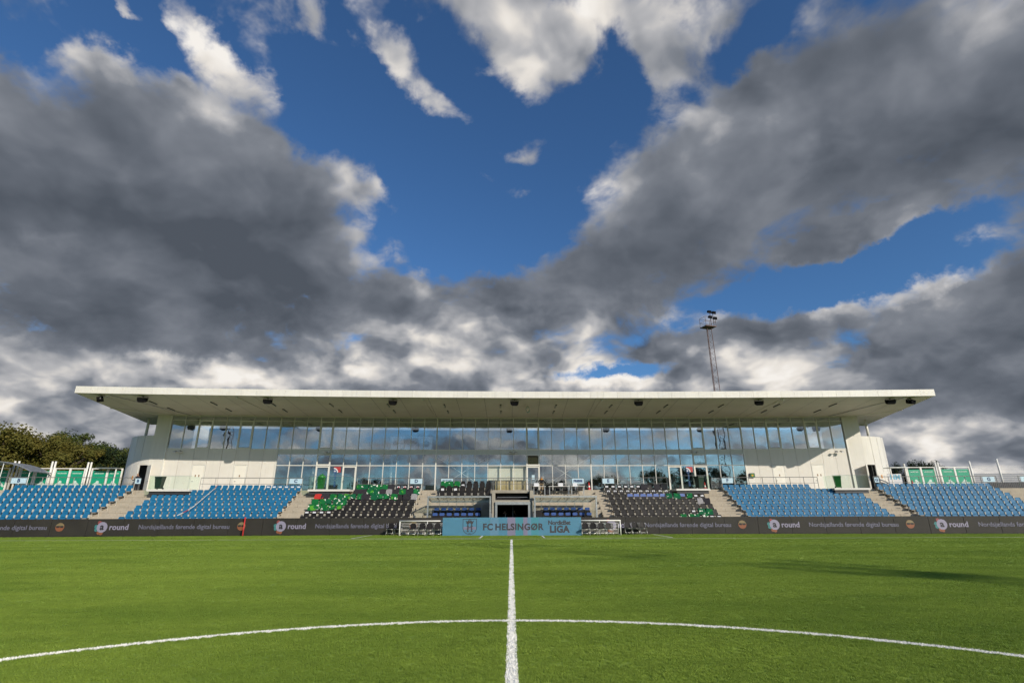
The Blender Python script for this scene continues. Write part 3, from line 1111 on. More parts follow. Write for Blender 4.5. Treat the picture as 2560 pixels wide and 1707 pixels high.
# drip pipe along the soffit and down to the corner, joints between the soffit boards
for x in np.arange(-34.2, 36.0, 2.45):
    mb = MB()
    for d0, d1 in ((DF + 0.1, DW - 0.15),):
        mb.add([RS(x - 0.012, d0, SOF(d0) - 0.004), RS(x + 0.012, d0, SOF(d0) - 0.004), RS(x + 0.012, d1, SOF(d1) - 0.004), RS(x - 0.012, d1, SOF(d1) - 0.004)], [(0, 3, 2, 1)])
    link('soffit_joint', mb.mesh('soffit_joint', M['printgrey']), roof_o)
for x, s in ((-33.6, -1), (34.4, 1)):
    mb = MB().tube(S(x, DF + 0.5, SOF(DF + 0.5) - 0.05), S(x - s * 2.0, DW - 0.4, SOF(DW - 0.4) - 0.05), 0.03, 6)
    link('conduit', mb.mesh('conduit', M['steel']), roof_o)
for x in (-23.5, -7.7, 8.0, 24.0):
    mb = MB().tube(S(x, DF + 0.5, SOF(DF + 0.5) - 0.03), S(x, DW - 0.3, SOF(DW - 0.3) - 0.03), 0.018, 6)
    link('conduit', mb.mesh('conduit', M['soffit']), roof_o)
for x, s in ((-36.0, -1), (36.75, 1)):
    mb = MB().tube(RS(x - s * 0.1, DF + 5.4, SOF(DF + 5.4) - 0.12), S(x - s * 2.6, DW - 0.5, SOF(DW) - 0.12), 0.035, 6)
    link('conduit', mb.mesh('conduit', M['frame']), roof_o)

# ---- rooms behind the glass
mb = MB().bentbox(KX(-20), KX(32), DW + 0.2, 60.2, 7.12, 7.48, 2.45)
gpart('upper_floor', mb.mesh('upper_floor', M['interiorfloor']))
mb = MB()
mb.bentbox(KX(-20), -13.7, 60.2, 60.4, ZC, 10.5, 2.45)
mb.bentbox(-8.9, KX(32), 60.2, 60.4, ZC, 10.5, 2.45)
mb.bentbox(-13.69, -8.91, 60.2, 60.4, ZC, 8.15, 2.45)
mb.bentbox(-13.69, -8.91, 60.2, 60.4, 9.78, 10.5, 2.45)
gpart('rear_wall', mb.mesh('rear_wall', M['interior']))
for x in (-13.65, -12.1, -10.5, -8.95):
    gpart('rear_mullion', MB().box(-0.05, -0.05, 8.15, 0.05, 0.05, 9.78).mesh('rear_mullion', M['frame']), SM(x, 60.25))
M['rearglass'] = glass('rear_window_glass', 0.05, (0.50, 0.60, 0.68), (1, 1, 1), 0.0, 0.3)
for x0, x1 in ((-13.6, -12.15), (-12.05, -10.55), (-10.45, -9.0)):
    gpart('rear_pane', MB().bentbox(x0, x1, 60.31, 60.32, 8.15, 9.78).mesh('rear_pane', M['rearglass']))
gpart('rear_transom', MB().bentbox(-13.6, -9.0, 60.2, 60.3, 8.95, 9.02).mesh('rear_transom', M['frame']))
for x in (-23.0, -14.7, 15.0, 23.5):
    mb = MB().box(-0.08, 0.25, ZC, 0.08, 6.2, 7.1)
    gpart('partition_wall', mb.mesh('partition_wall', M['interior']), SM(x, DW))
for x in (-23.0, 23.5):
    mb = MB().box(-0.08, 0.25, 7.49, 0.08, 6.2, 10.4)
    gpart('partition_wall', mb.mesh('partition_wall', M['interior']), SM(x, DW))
for xc_ in (-5.0, 5.42):
    for s in (-1, 1):
        mb = MB().tube(S(xc_ - s * 2.75, DW + 0.7, 7.0), S(xc_ + s * 2.75, DW + 0.7, 3.6), 0.035, 8)
        gpart('cross_brace', mb.mesh('cross_brace', M['whitepaint'], True))
for x in np.arange(-20.0, 23.0, 7.75):
    mb = MB().tube(S(x, DW + 1.6, ZC), S(x, DW + 1.6, 7.12), 0.11, 12)
    gpart('interior_column', mb.mesh('interior_column', M['whitepaint'], True))
mb = MB().bentbox(KX(4) + 0.04, KX(7) - 0.04, DW + 0.30, DW + 0.32, 4.6, 5.93)
gpart('roller_blind', mb.mesh('roller_blind', M['blind']))

# ================================================================== stadium seats
BK = rrect(-0.207, 0.44, 0.207, 0.83, 0.075)
mb = MB()
TB = Matrix.Translation((0, 0.16, 0.43)) @ Matrix.Rotation(radians(-10), 4, 'X') @ Matrix.Translation((0, 0, -0.43))
n_ = len(BK)
front, inner = [], []
for x, z in BK:
    front.append((x, 0.0, z))
    inner.append((x * 0.80, 0.030, 0.63 + (z - 0.63) * 0.80))
rear = [(x, 0.022, z) for x, z in BK]
vs = [TB @ Vector(p) for p in front + inner + rear]
fs = [(i, (i + 1) % n_, (i + 1) % n_ + n_, i + n_) for i in range(n_)] + [tuple(range(n_, 2 * n_))]
fs += [(i, i + 2 * n_, (i + 1) % n_ + 2 * n_, (i + 1) % n_) for i in range(n_)] + [tuple(reversed(range(2 * n_, 3 * n_)))]
mb.add(vs, fs)
SEAT_BACK = mb
mb = MB()                      # seat pan, tipped up
PN = rrect(-0.200, 0.31, 0.200, 0.62, 0.06)
TP = Matrix.Translation((0, 0.075, 0.30)) @ Matrix.Rotation(radians(-9), 4, 'X') @ Matrix.Translation((0, 0, -0.30))
front = [(x * 0.94, -0.030, 0.46 + (z - 0.46) * 0.94) for x, z in PN]
vs = [TP @ Vector(p) for p in front + [(x, 0.0, z) for x, z in PN] + [(x, 0.02, z) for x, z in PN]]
fs = [tuple(range(n_))] + [(i, i + n_, (i + 1) % n_ + n_, (i + 1) % n_) for i in range(n_)]
fs += [(i + n_, i + 2 * n_, (i + 1) % n_ + 2 * n_, (i + 1) % n_ + n_) for i in range(n_)] + [tuple(reversed(range(2 * n_, 3 * n_)))]
mb.add(vs, fs)
SEAT_PAN = mb
mb = MB()
mb.box(-0.244, 0.02, 0.34, -0.220, 0.24, 0.55).box(0.220, 0.02, 0.34, 0.244, 0.24, 0.55)
mb.box(-0.15, -0.01, 0.275, 0.15, 0.03, 0.30)
mb.box(-0.235, 0.25, 0.0, -0.205, 0.28, 0.30).box(0.205, 0.25, 0.0, 0.235, 0.28, 0.30)
mb.box(-0.24, 0.23, 0.285, 0.24, 0.26, 0.325)
SEAT_BRK = mb
SEATS = {}
for colr in ('blue', 'black'):
    SEATS[colr] = (SEAT_BACK.mesh('backrest', M[colr]), SEAT_PAN.mesh('seat_pan', M[colr]), SEAT_BRK.mesh('bracket', M['bracket']))


def seat(colr, x, row, label, group):
    o = link(colr + '_tip_up_chair', SEATS[colr][0], None, SM(x, ROW(row), ZROW(row)) @ Matrix.Rotation(radians(RNG.gauss(0, 1.0)), 4, 'Z'))
    tag(o, label, 'seat', group)
    link('seat_pan', SEATS[colr][1], o, Matrix.Translation((0, 0, 0.0)) @ Matrix.Rotation(radians(RNG.gauss(0, 0.8)), 4, 'X'))
    link('bracket', SEATS[colr][2], o)
    return o


BLOCKS = {  # block: first seat, pitch, seats in a row, shortened rows, place for the labels, side counted from
    'B': (-40.4, 0.505, 18, {}, 'left of tower door stairs', 'right'),
    'C': (-28.8, 0.505, 22, {6: (-25.5, 99)}, 'below sign C', 'right'),
    'F': (18.8, 0.505, 22, {6: (-99, 26.3)}, 'below sign F', 'left'),
    'G': (32.1, 0.505, 19, {}, 'below sign G', 'left'),
}
mass_v = MB()
SEATW = {'B': 'blue seats left of the tower door stairs', 'C': 'blue seats below sign C', 'F': 'blue seats below sign F', 'G': 'blue seats below sign G'}
for bl, (x0, pitch, n, cut, where, side) in BLOCKS.items():
    for r in range(7):
        xs = [x0 + pitch * i for i in range(n)]
        lo, hi = cut.get(r, (-99, 99))
        xs = [x for x in xs if lo < x < hi]
        # only what can be seen past the edges of the view
        vis = [x for x in xs if abs(x) < 0.985 * yb(x, ROW(r)) + 0.2]
        for x in vis:
            if 1 <= r <= 4:
                k = xs.index(x)
                num = len(xs) - k if side == 'right' else k + 1
                lab = 'blue seat, %s row above boards, %s from %s end, %s' % (ORD[r], ORD[num], side, where)
                seat('blue', x, r, lab, SEATW[bl])
            else:
                m = SM(x, ROW(r), ZROW(r))
                for part, mi in ((SEAT_BACK, 0), (SEAT_PAN, 0), (SEAT_BRK, 1)):
                    mass_v.add([m @ Vector(p) for p in part.v], part.f, mi)
o = link('blue_seat_rows', mass_v.mesh('blue_seat_rows', [M['blue'], M['bracket']]))
tag(o, 'rows of blue tip-up seats at the top and foot of the terraces', 'seats', None, 'stuff')

DX = lambda i: -15.81 + 0.55 * i
EX = lambda i: 8.36 + 0.553 * i
black_seats = {}
COVERED_E4 = (3, 4, 5, 6, 7, 8, 11)
for r in range(7):
    for i in range(15):
        if r >= 5 and i < 5:
            continue
        black_seats['D', r, i] = seat('black', DX(i), r, 'black seat, %s row above boards, %s from right end, below sign D' % (ORD[r] if r else 'lowest', ORD[15 - i]), 'black seats below sign D')
    for i in range(15):
        if r >= 5 and i > 9:
            continue
        s_ = seat('black', EX(i), r, '%s seat, %s row above boards, %s from left end, below sign E' % ('blue-covered' if r == 4 and i in COVERED_E4 else 'black', ORD[r] if r else 'lowest', ORD[i + 1]), 'black seats below sign E')
        black_seats['E', r, i] = s_
        if r == 4 and i in COVERED_E4:
            c_ = MB()
            vs = [TB @ Vector(p) for p in [(x * 1.06, -0.008, 0.63 + (z - 0.63) * 1.06) for x, z in BK] + [(x * 1.06, 0.032, 0.63 + (z - 0.63) * 1.06) for x, z in BK]]
            c_.add(vs, [tuple(range(n_)), tuple(reversed(range(n_, 2 * n_)))] + [(i_, i_ + n_, (i_ + 1) % n_ + n_, (i_ + 1) % n_) for i_ in range(n_)])
            link('cover', c_.mesh('cover', M['bluecover']), s_)
# taller padded seats above the home bench
PADB = MB().prism(rrect(-0.23, 0.40, 0.23, 1.02, 0.09), 0.16, 0.22)
PADH = MB().prism(rrect(-0.17, 0.98, 0.17, 1.16, 0.06), 0.15, 0.23)
PADS = MB().prism(rrect(-0.23, 0.34, 0.23, 0.72, 0.08), 0.06, 0.13)
pad_me = [a.mesh(b, M['black']) for a, b in ((PADB, 'backrest'), (PADH, 'headrest'), (PADS, 'seat_pan'))]
for r in (5, 6):
    for i in range(8):
        x = -5.86 + 0.553 * i
        o = link('padded_chair', pad_me[0], None, SM(x, ROW(r), ZROW(r)))
        tag(o, 'tall black padded seat, %s row above the left dugout, %s from left' % ('front' if r == 5 else 'rear', ORD[i + 1]), 'seat', 'padded seats above the left dugout')
        link('headrest', pad_me[1], o)
        link('seat_pan', pad_me[2], o)
        link('bracket', SEATS['black'][2], o)

# ---- paper sheets left on seats
paper_me = MB().box(-0.125, 0.0, 0.0, 0.125, 0.004, 0.18).mesh('paper_sheet', M['paper'])
print_me = {c: MB().box(-0.05, -0.003, 0.06, 0.06, -0.0005, 0.14).mesh('printed_mark', M[c]) for c in ('red', 'printgrey')}
PB = Matrix.Translation((0, 0.115, 0.55)) @ Matrix.Rotation(radians(-10), 4, 'X')


def paper(x, r, label, mark=None, zoff=0.0, group='paper sheets taped to seats'):
    m = SM(x, ROW(r), ZROW(r) + zoff) @ PB @ Matrix.Rotation(radians(RNG.gauss(0, 4)), 4, 'Y')
    o = link('paper_sheet', paper_me, None, m)
    tag(o, label, 'paper', group)
    if mark:
        link('printed_mark', print_me[mark], o)


for j, x in enumerate((-20.72, -20.215, -19.71, -19.205, -18.70, -18.195)):
    paper(x, 6, 'white paper on a top-row blue seat below sign C, %s of six' % ORD[j + 1])
for j in range(4):
    paper(DX(j), 1, 'white paper on a second-row black seat beside the left stairs, %s of four' % ORD[j + 1])
for j, i in enumerate((11, 12, 13, 14)):
    paper(DX(i), 6, 'white paper with red mark on a top-row seat under sign D, %s' % ORD[j + 1], 'red')
for i in range(6):
    paper(EX(i), 6, 'white paper on a top-row black seat below sign E, %s from left' % ORD[i + 1])
for i in range(10):
    paper(EX(i), 5, 'white paper with grey mark, second row from top below sign E, %s' % ORD[i + 1], 'printgrey')
paper(EX(13), 4, 'white paper on a seat two rows under the right glass balcony, inner one')
paper(EX(14), 4, 'white paper on a seat two rows under the right glass balcony, outer one')
paper(EX(11), 1, 'lone white paper on a second-row black seat beside green shirts')
paper(EX(13), 0, 'white paper on a lowest-row black seat near right stairs, inner one')
paper(EX(14), 0, 'white paper on a lowest-row black seat near right stairs, outer one')
for j, i in enumerate((0, 1, 2, 3)):
    paper(-5.86 + 0.553 * i, 6, 'white paper on a rear padded seat above left dugout, %s from left' % ORD[j + 1], 'printgrey' if i < 3 else None, 0.15)
for j, i in enumerate((0, 2)):
    paper(-5.86 + 0.553 * i, 5, 'white paper on a front padded seat above left dugout, %s of two' % ORD[j + 1], None, 0.2)


# ---- shirts and jackets thrown over seats
def shirtmat(name, col, col2, amt):
    t = NT(name)
    p = t.obj()
    oi = t.new('ShaderNodeObjectInfo')
    ad = t.new('ShaderNodeVectorMath', operation='ADD')
    t.l.new(p, ad.inputs[0])
    cb = t.new('ShaderNodeCombineXYZ')
    for s in range(3):
        t.l.new(t.math('MULTIPLY', oi.outputs['Random'], 23.0 + 11 * s), cb.inputs[s])
    t.l.new(cb.outputs[0], ad.inputs[1])
    w = t.noise(ad.outputs[0], 3.4, 1.0, 0.3)
    w2 = t.noise(ad.outputs[0], 4.5, 1.0, 0.3)
    c = t.mix(t.math('GREATER_THAN', w, 0.62 - amt), col, col2)
    c = t.mix(t.math('GREATER_THAN', w2, 0.665), c, (0.74, 0.74, 0.66))
    return t.done(t.principled(c, 0.8, 0.0, 0.2))


M['shirt'] = shirtmat('green_shirt', (0.006, 0.130, 0.034), (0.09, 0.32, 0.03), -0.03)
M['shirt2'] = shirtmat('dark_green_shirt', (0.004, 0.095, 0.040), (0.012, 0.17, 0.04), 0.0)
M['greycloth'] = pm('grey_cloth', (0.28, 0.27, 0.28), 0.9, 0.0, 0.15, 7.0)
M['redcloth'] = pm('red_cloth', (0.50, 0.025, 0.02), 0.8, 0.0, 0.12, 7.0)
M['blackcloth'] = pm('dark_jacket', (0.018, 0.016, 0.022), 0.85, 0.0, 0.2, 7.0)


def cloth_mesh(name, w, drop, mat, seedn):
    rr = random.Random(seedn)
    nx, prof = 7, []
    # over the back: front hang, top of the backrest, rear hang
    prof = [(0.02 - 0.04, 0.83 - drop), (0.05, 0.60), (0.085, 0.70), (0.10, 0.80), (0.125, 0.852), (0.19, 0.862), (0.235, 0.80), (0.25, 0.70)]
    prof[0] = (0.01, max(0.30, 0.83 - drop))
    ph = [rr.uniform(0, 6) for _ in range(4)]
    mb = MB()
    vs = []
    skew = rr.uniform(-0.06, 0.06)
    for j, (y, z) in enumerate(prof):
        for i in range(nx + 1):
            u = i / nx - 0.5
            fold = 0.016 * sin(9 * u + ph[0]) + 0.010 * sin(17 * u + ph[1] + j)
            k = 1.0 if 3 <= j <= 5 else 1.12
            edge = 0.05 * abs(u) * 2 * sin(3 * u + ph[2]) if j == 0 else 0
            vs.append((u * w * k + skew * (1 - j / 7), y - abs(fold) - 0.012, z + edge + (0.012 * sin(7 * u + ph[3]) if j in (4, 5) else 0)))
    for j in range(len(prof) - 1):
        for i in range(nx):
            a = j * (nx + 1) + i
            mb.add([], [])
            mb.f.append((a, a + 1, a + nx + 2, a + nx + 1))
            mb.m.append(0)
    mb.v = vs
    me = mb.mesh(name, M[mat], True)
    return me


SH = {}
for q in range(4):
    SH['shirt', q] = cloth_mesh('shirt', 0.40 + 0.03 * q, 0.34 + 0.05 * q, 'shirt', 40 + q)
    SH['shirt2', q] = cloth_mesh('shirt', 0.40 + 0.04 * q, 0.32 + 0.05 * q, 'shirt2', 50 + q)
    SH['blackcloth', q] = cloth_mesh('jacket', 0.50 + 0.04 * q, 0.42 + 0.03 * q, 'blackcloth', 60 + q)
    SH['greycloth', q] = cloth_mesh('jacket', 0.40 + 0.03 * q, 0.45, 'greycloth', 70 + q)
    SH['redcloth', q] = cloth_mesh('jacket', 0.66, 0.38, 'redcloth', 80 + q)
WORD = {'shirt': ('shirt', 'printed green shirt', 'shirt'), 'shirt2': ('shirt', 'plain dark green shirt', 'shirt'), 'blackcloth': ('jacket', 'black jacket', 'jacket'),
        'greycloth': ('jacket', 'grey top', 'jacket'), 'redcloth': ('jacket', 'red jacket', 'jacket')}
ROWW = {0: 'lowest row', 1: 'second row up', 2: 'third row up', 3: 'fourth row up', 4: 'fifth row up', 5: 'second-highest row', 6: 'top row'}


def drape(kind, x, r, where, z=0.0):
    nm, txt, cat = WORD[kind]
    m = SM(x, ROW(r) - 0.005, ZROW(r) + 0.01 + z) @ Matrix.Rotation(radians(RNG.gauss(0, 3.5)), 4, 'Z') @ Matrix.Rotation(radians(RNG.gauss(0, 3)), 4, 'Y')
    o = link(nm, SH[kind, RNG.randrange(4)], None, m)
    tag(o, '%s over a seat, %s, %s' % (txt, ROWW[r], where), cat, 'clothes draped over the black seats')


cnt = {}


def drapeD(kind, i, r):
    drape(kind, DX(i), r, '%s from left below sign D' % ORD[i + 1 - (5 if r >= 5 else 0)])


for r, items in {6: [('shirt', 5), ('shirt2', 6), ('shirt2', 7), ('shirt', 8), ('shirt', 9), ('blackcloth', 10)],
                 5: [('blackcloth', 5), ('blackcloth', 6), ('shirt', 7), ('shirt2', 8), ('blackcloth', 9), ('greycloth', 10), ('blackcloth', 11), ('shirt', 12), ('blackcloth', 13), ('shirt2', 14)],
                 4: [('redcloth', 0), ('blackcloth', 1), ('shirt', 2), ('shirt2', 3), ('shirt', 4), ('shirt2', 5), ('shirt', 6), ('blackcloth', 7), ('shirt2', 8), ('shirt2', 9), ('shirt2', 10), ('shirt', 11), ('blackcloth', 13), ('greycloth', 14)],
                 3: [('shirt', 0), ('shirt', 1), ('shirt2', 2), ('shirt2', 3), ('shirt2', 4)],
                 2: [('shirt', 0), ('shirt', 1), ('shirt', 2), ('shirt', 3), ('shirt', 4)]}.items():
    for kind, i in items:
        drapeD(kind, i, r)
for kind, i, r in (('shirt2', 9, 4), ('shirt2', 10, 4), ('shirt2', 12, 4), ('greycloth', 13, 3), ('blackcloth', 14, 3), ('shirt2', 12, 1), ('shirt2', 13, 1),
                   ('shirt', 9, 0), ('shirt', 10, 0), ('shirt2', 11, 0), ('shirt2', 12, 0), ('blackcloth', 8, 6), ('blackcloth', 9, 6), ('blackcloth', 6, 6)):
    drape(kind, EX(i), r, '%s from left below sign E' % ORD[i + 1])
for j in range(3):
    drape('shirt', -5.86 + 0.553 * j, 6, 'over a padded seat, %s from left' % ORD[j + 1], 0.28)

# barrier tape sagging across the blue seats below sign C
pts = [S(-24.69, 47.0, 3.86), S(-24.5, 46.0, 3.42), S(-24.45, 44.8, 2.78), S(-24.45, 43.6, 2.10), S(-24.6, 42.9, 1.72), S(-24.82, 42.3, 1.42)]
M['tape'] = NT('striped_tape')
_t = M['tape']
_w = _t.new('ShaderNodeTexWave')
_w.inputs['Scale'].default_value = 0.9
_t.l.new(_t.pos(), _w.inputs['Vector'])
M['tape'] = _t.done(_t.principled(_t.mix(_t.math('GREATER_THAN', _w.outputs['Fac'], 0.72), (0.75, 0.74, 0.74), (0.45, 0.06, 0.08)), 0.5))
mb = MB()
for a, b in zip(pts[:-1], pts[1:]):
    up = Vector((0.006, -0.02, 0.035))
    mb.quad(a - up, b - up, b + up, a + up)
tag(link('barrier_tape', mb.mesh('barrier_tape', M['tape'])), 'red and white barrier tape strung down over the blue seats below sign C', 'tape')

# ================================================================== writing
TEXTS = []


def text(body, size, mat, parent, m, align='CENTER', shear=0.0, space=1.0, ext=0.002, name='lettering', bold=0.0):
    c = bpy.data.curves.new(name, 'FONT')
    c.body = body
    c.size = size
    c.align_x = align
    c.align_y = 'CENTER'
    c.shear = shear
    c.space_character = space
    c.extrude = ext
    c.offset = bold
    c.resolution_u = 3
    tmp = bpy.data.objects.new('lettering_curve', c)
    COL.objects.link(tmp)
    TEXTS.append((tmp, name, M[mat] if isinstance(mat, str) else mat, parent, m @ Matrix.Rotation(radians(90), 4, 'X')))


def settle_texts():
    """turn the lettering into plain meshes"""
    bpy.context.view_layer.update()
    dg = bpy.context.evaluated_depsgraph_get()
    for tmp, name, mat, parent, m in TEXTS:
        me = bpy.data.meshes.new_from_object(tmp.evaluated_get(dg))
        me.name = name
        me.materials.clear()
        me.materials.append(mat)
        link(name, me, parent, m)
    for tmp, *_ in TEXTS:
        c = tmp.data
        bpy.data.objects.remove(tmp)
        bpy.data.curves.remove(c)
    TEXTS.clear()


def disc(x, z, r, y, n=24, th=0.004):
    return MB().prism([(x + r * cos(2 * pi * i / n), z + r * sin(2 * pi * i / n)) for i in range(n)], y - th, y)


# ================================================================== LED boards along the pitch
YB = lambda x: 40.95 + 0.008 * x - 0.0013 * x * x
RB = lambda x: atan(0.008 - 0.0026 * x)


def ledmat():
    t = NT('led_board_face')
    o = t.xyz(t.obj())
    gx = t.math('PINGPONG', t.math('MULTIPLY', o[0], 1.0), 0.02)
    p = t.pos()
    n = t.noise(p, 0.7, 4.0)
    c = t.mix(t.ramp(n, 0.3, 0.7), (0.026, 0.023, 0.020), (0.040, 0.035, 0.030))
    c = t.mix(t.math('LESS_THAN', gx, 0.003), c, (0.02, 0.018, 0.016))
    return t.done(t.principled(c, 0.62, 0.0, 0.35))


M['led'] = ledmat()
M['ledframe'] = pm('led_frame', (0.03, 0.028, 0.026), 0.5)
M['ledtext'] = emat('led_grey_text', (0.42, 0.41, 0.55), 0.36)
M['ledround'] = emat('led_lilac', (0.58, 0.53, 0.68), 0.46)
M['ledteal'] = emat('led_teal', (0.05, 0.35, 0.33), 0.5)
M['ledorange'] = emat('led_orange', (0.75, 0.22, 0.07), 0.32)
M['ledred'] = emat('led_red', (0.50, 0.08, 0.07), 0.5)
M['ledyellow'] = emat('led_yellow', (0.65, 0.48, 0.20), 0.32)
M['leddark'] = pm('led_dark', (0.02, 0.018, 0.02), 0.6)
PERIOD = 12.13
LOGOS = [-29.24 + 12.41 * i for i in (-1, 0, 1)] + [7.40, 19.33, 31.11, 43.0]
face_me = MB().box(-1.20, -0.02, 0.05, 1.20, 0.0, 1.19).mesh('screen', M['led'])
body_me = MB().box(-1.205, 0.002, 0.0, 1.205, 0.12, 1.20).mesh('led_board', M['ledframe'])
feet_me = MB().box(-0.9, 0.12, 0.0, -0.84, 0.6, 0.05).box(0.84, 0.12, 0.0, 0.9, 0.6, 0.05).box(-0.9, 0.12, 0.05, -0.84, 0.16, 1.0).box(0.84, 0.12, 0.05, 0.9, 0.16, 1.0).mesh('support', M['darksteel'])
boards = []
nb = 33
for i in range(nb):
    x = (i - 16) * 2.42
    m = Matrix.Translation((x, YB(x), 0.0)) @ Matrix.Rotation(RB(x), 4, 'Z')
    o = link('led_board', body_me, None, m)
    link('screen', face_me, o)
    link('support', feet_me, o)
    boards.append((x, o, m, []))


def board_at(x):
    return min(boards, key=lambda b: abs(b[0] - x))


def onboard(x, z):
    b = board_at(x)
    m = Matrix.Translation((x, YB(x) - 0.026, z)) @ Matrix.Rotation(RB(x), 4, 'Z')
    return b, b[2].inverted() @ m


for lx in LOGOS:
    b, m = onboard(lx, 0.64)
    b[3].append('the round lilac logo')
    link('logo_disc', disc(0, 0.0, 0.36, 0.0).mesh('logo_disc', M['ledround']), b[1], m)
    text('a', 0.62, 'leddark', b[1], m @ Matrix.Translation((0.0, -0.008, 0.02)), bold=0.02)
    for qx, qz, qm in ((-0.40, 0.05, 'ledteal'), (-0.36, -0.16, 'ledteal'), (-0.22, 0.30, 'ledred'), (0.0, -0.40, 'ledorange'), (-0.16, -0.36, 'ledorange')):
        link('logo_petal', disc(qx, qz, 0.13, 0.008, 12).mesh('logo_petal', M[qm]), b[1], m)
    b2, m = onboard(lx + 0.48, 0.63)
    b2[3].append('the word round')
    text('round', 0.53, 'ledround', b2[1], m, 'LEFT', 0.0, 1.02, bold=0.012)
    tx_ = lx + 5.62
    b3, m = onboard(tx_, 0.63)
    b3[3].append('the slogan in grey letters')
    text('Nordsjællands førende digital bureau', 0.425, 'ledtext', b3[1], m @ Matrix.Translation((0, -0.016, 0)), 'CENTER', 0.0, 1.0, bold=0.004)
    ex = lx + 9.6
    b4, m = onboard(ex, 0.66)
    b4[3].append('an orange smiling disc')
    link('smiley_disc', disc(0, 0, 0.29, 0.0).mesh('smiley_disc', M['ledorange']), b4[1], m)
    top = MB().prism([(0.285 * cos(radians(a)), 0.285 * sin(radians(a))) for a in range(10, 171, 10)], -0.010, -0.006)
    link('smiley_top', top.mesh('smiley_top', M['ledyellow']), b4[1], m)
    gl = MB().prism(rrect(-0.24, -0.04, -0.02, 0.09, 0.04), -0.016, -0.011).prism(rrect(0.02, -0.04, 0.24, 0.09, 0.04), -0.016, -0.011).box(-0.03, -0.016, 0.03, 0.03, -0.011, 0.07)
    link('smiley_glasses', gl.mesh('smiley_glasses', M['leddark']), b4[1], m)
for i, (x, o, m, what) in enumerate(boards):
    side = 'left' if i < 16 else 'right'
    pos = ORD[i + 1] if i < 16 else ORD[nb - i]
    if what:
        lab = 'dark LED board showing %s, %s from the %s end' % (what[0], pos, side)
    else:
        lab = 'blank dark LED board, %s from the %s end of the row' % (pos, side)
    tag(o, lab, 'LED board', 'LED boards along the pitch')

# ================================================================== the blue club board in front of the tunnel
bb = thing('club_board', 'blue striped board reading FC HELSINGØR with crest, on the turf before the tunnel', 'banner', Matrix.Translation((0.04, 39.3, 0)))
cols = {'a': (0.075, 0.215, 0.33), 'b': (0.06, 0.235, 0.30), 'c': (0.20, 0.19, 0.29), 'd': (0.115, 0.24, 0.36)}
for k_, c_ in cols.items():
    M['cb' + k_] = pm('club_blue_' + k_, c_, 0.5, 0.0, 0.07, 1.2)
stripes = [(-4.93, -1.55, 'a'), (-1.55, -0.95, 'd'), (-0.95, -0.33, 'a'), (-0.33, 0.24, 'c'), (0.24, 0.80, 'b'), (0.80, 1.10, 'c'), (1.10, 1.36, 'd'), (1.36, 1.9, 'b'), (1.9, 4.93, 'a')]
for x0, x1, c_ in stripes:
    link('stripe', MB().box(x0 + 0.001, 0, 0.0, x1 - 0.001, 0.05, 1.22).mesh('stripe', M['cb' + c_]), bb)
link('support', MB().box(-4.9, 0.051, 0.0, -4.8, 0.6, 0.06).box(4.8, 0.051, 0.0, 4.9, 0.6, 0.06).box(-0.05, 0.051, 0.0, 0.05, 0.6, 0.06).mesh('support', M['darksteel']), bb)
M['clubdark'] = pm('club_print_dark', (0.045, 0.042, 0.050), 0.6, 0.0, 0.05)
text('FC', 0.60, 'clubdark', bb, Matrix.Translation((-2.08, -0.004, 0.565)), 'LEFT', 0, 1.08, bold=0.022)
text('HELSINGØR', 0.60, 'clubdark', bb, Matrix.Translation((2.21, -0.004, 0.565)), 'RIGHT', 0, 1.08, bold=0.022)
text('NordicBet', 0.40, 'clubdark', bb, Matrix.Translation((3.36, -0.004, 0.85)), 'CENTER', 0, 0.93, bold=0.014)
text('LIGA', 0.62, 'clubdark', bb, Matrix.Translation((3.36, -0.004, 0.40)), 'CENTER', 0, 1.06, bold=0.03)
# crest: shield outline, crown and a turreted letter
sh = [(-0.50, 1.13), (0.50, 1.13), (0.50, 0.45), (0.42, 0.27), (0.25, 0.14), (0.0, 0.07), (-0.25, 0.14), (-0.42, 0.27), (-0.50, 0.45)]
inn = [(x * 0.93, 0.60 + (z - 0.60) * 0.93) for x, z in sh]
mb = MB()
n = len(sh)
vs = [(x - 3.0, -0.006, z) for x, z in sh] + [(x - 3.0, -0.006, z) for x, z in inn]
mb.add(vs, [(i, (i + 1) % n, (i + 1) % n + n, i + n) for i in range(n)])
link('crest_outline', mb.mesh('crest_outline', M['clubdark']), bb)
mb = MB()
cxr = -3.0
mb.prism([(cxr - 0.22, 0.86), (cxr + 0.22, 0.86), (cxr + 0.30, 1.02), (cxr + 0.16, 0.95), (cxr + 0.09, 1.06), (cxr, 0.97), (cxr - 0.09, 1.06), (cxr - 0.16, 0.95), (cxr - 0.30, 1.02)], -0.008, -0.003)
for zz in (0.80, 0.62, 0.44, 0.26):
    mb.box(cxr - 0.22, -0.008, zz, cxr - 0.05, -0.003, zz + 0.045).box(cxr + 0.05, -0.008, zz, cxr + 0.22, -0.003, zz + 0.045)
for x0 in (-0.17, 0.10):
    mb.box(cxr + x0, -0.0075, 0.305, cxr + x0 + 0.07, -0.0035, 0.80)
mb.box(cxr - 0.099, -0.0072, 0.53, cxr + 0.099, -0.0036, 0.58)
mb.box(cxr - 0.24, -0.0085, 0.845, cxr + 0.24, -0.0032, 0.875)
mb.prism([(cxr + 0.05 * cos(2 * pi * i / 10), 1.085 + 0.05 * sin(2 * pi * i / 10)) for i in range(10)], -0.008, -0.003)
mb.box(cxr - 0.07, -0.008, 0.155, cxr + 0.07, -0.003, 0.19)
link('crest_tower', mb.mesh('crest_tower', M['clubdark']), bb)
link('crest_field', MB().box(cxr - 0.44, -0.0022, 0.40, cxr + 0.44, -0.0008, 0.60).mesh('crest_field', M['cbc']), bb)

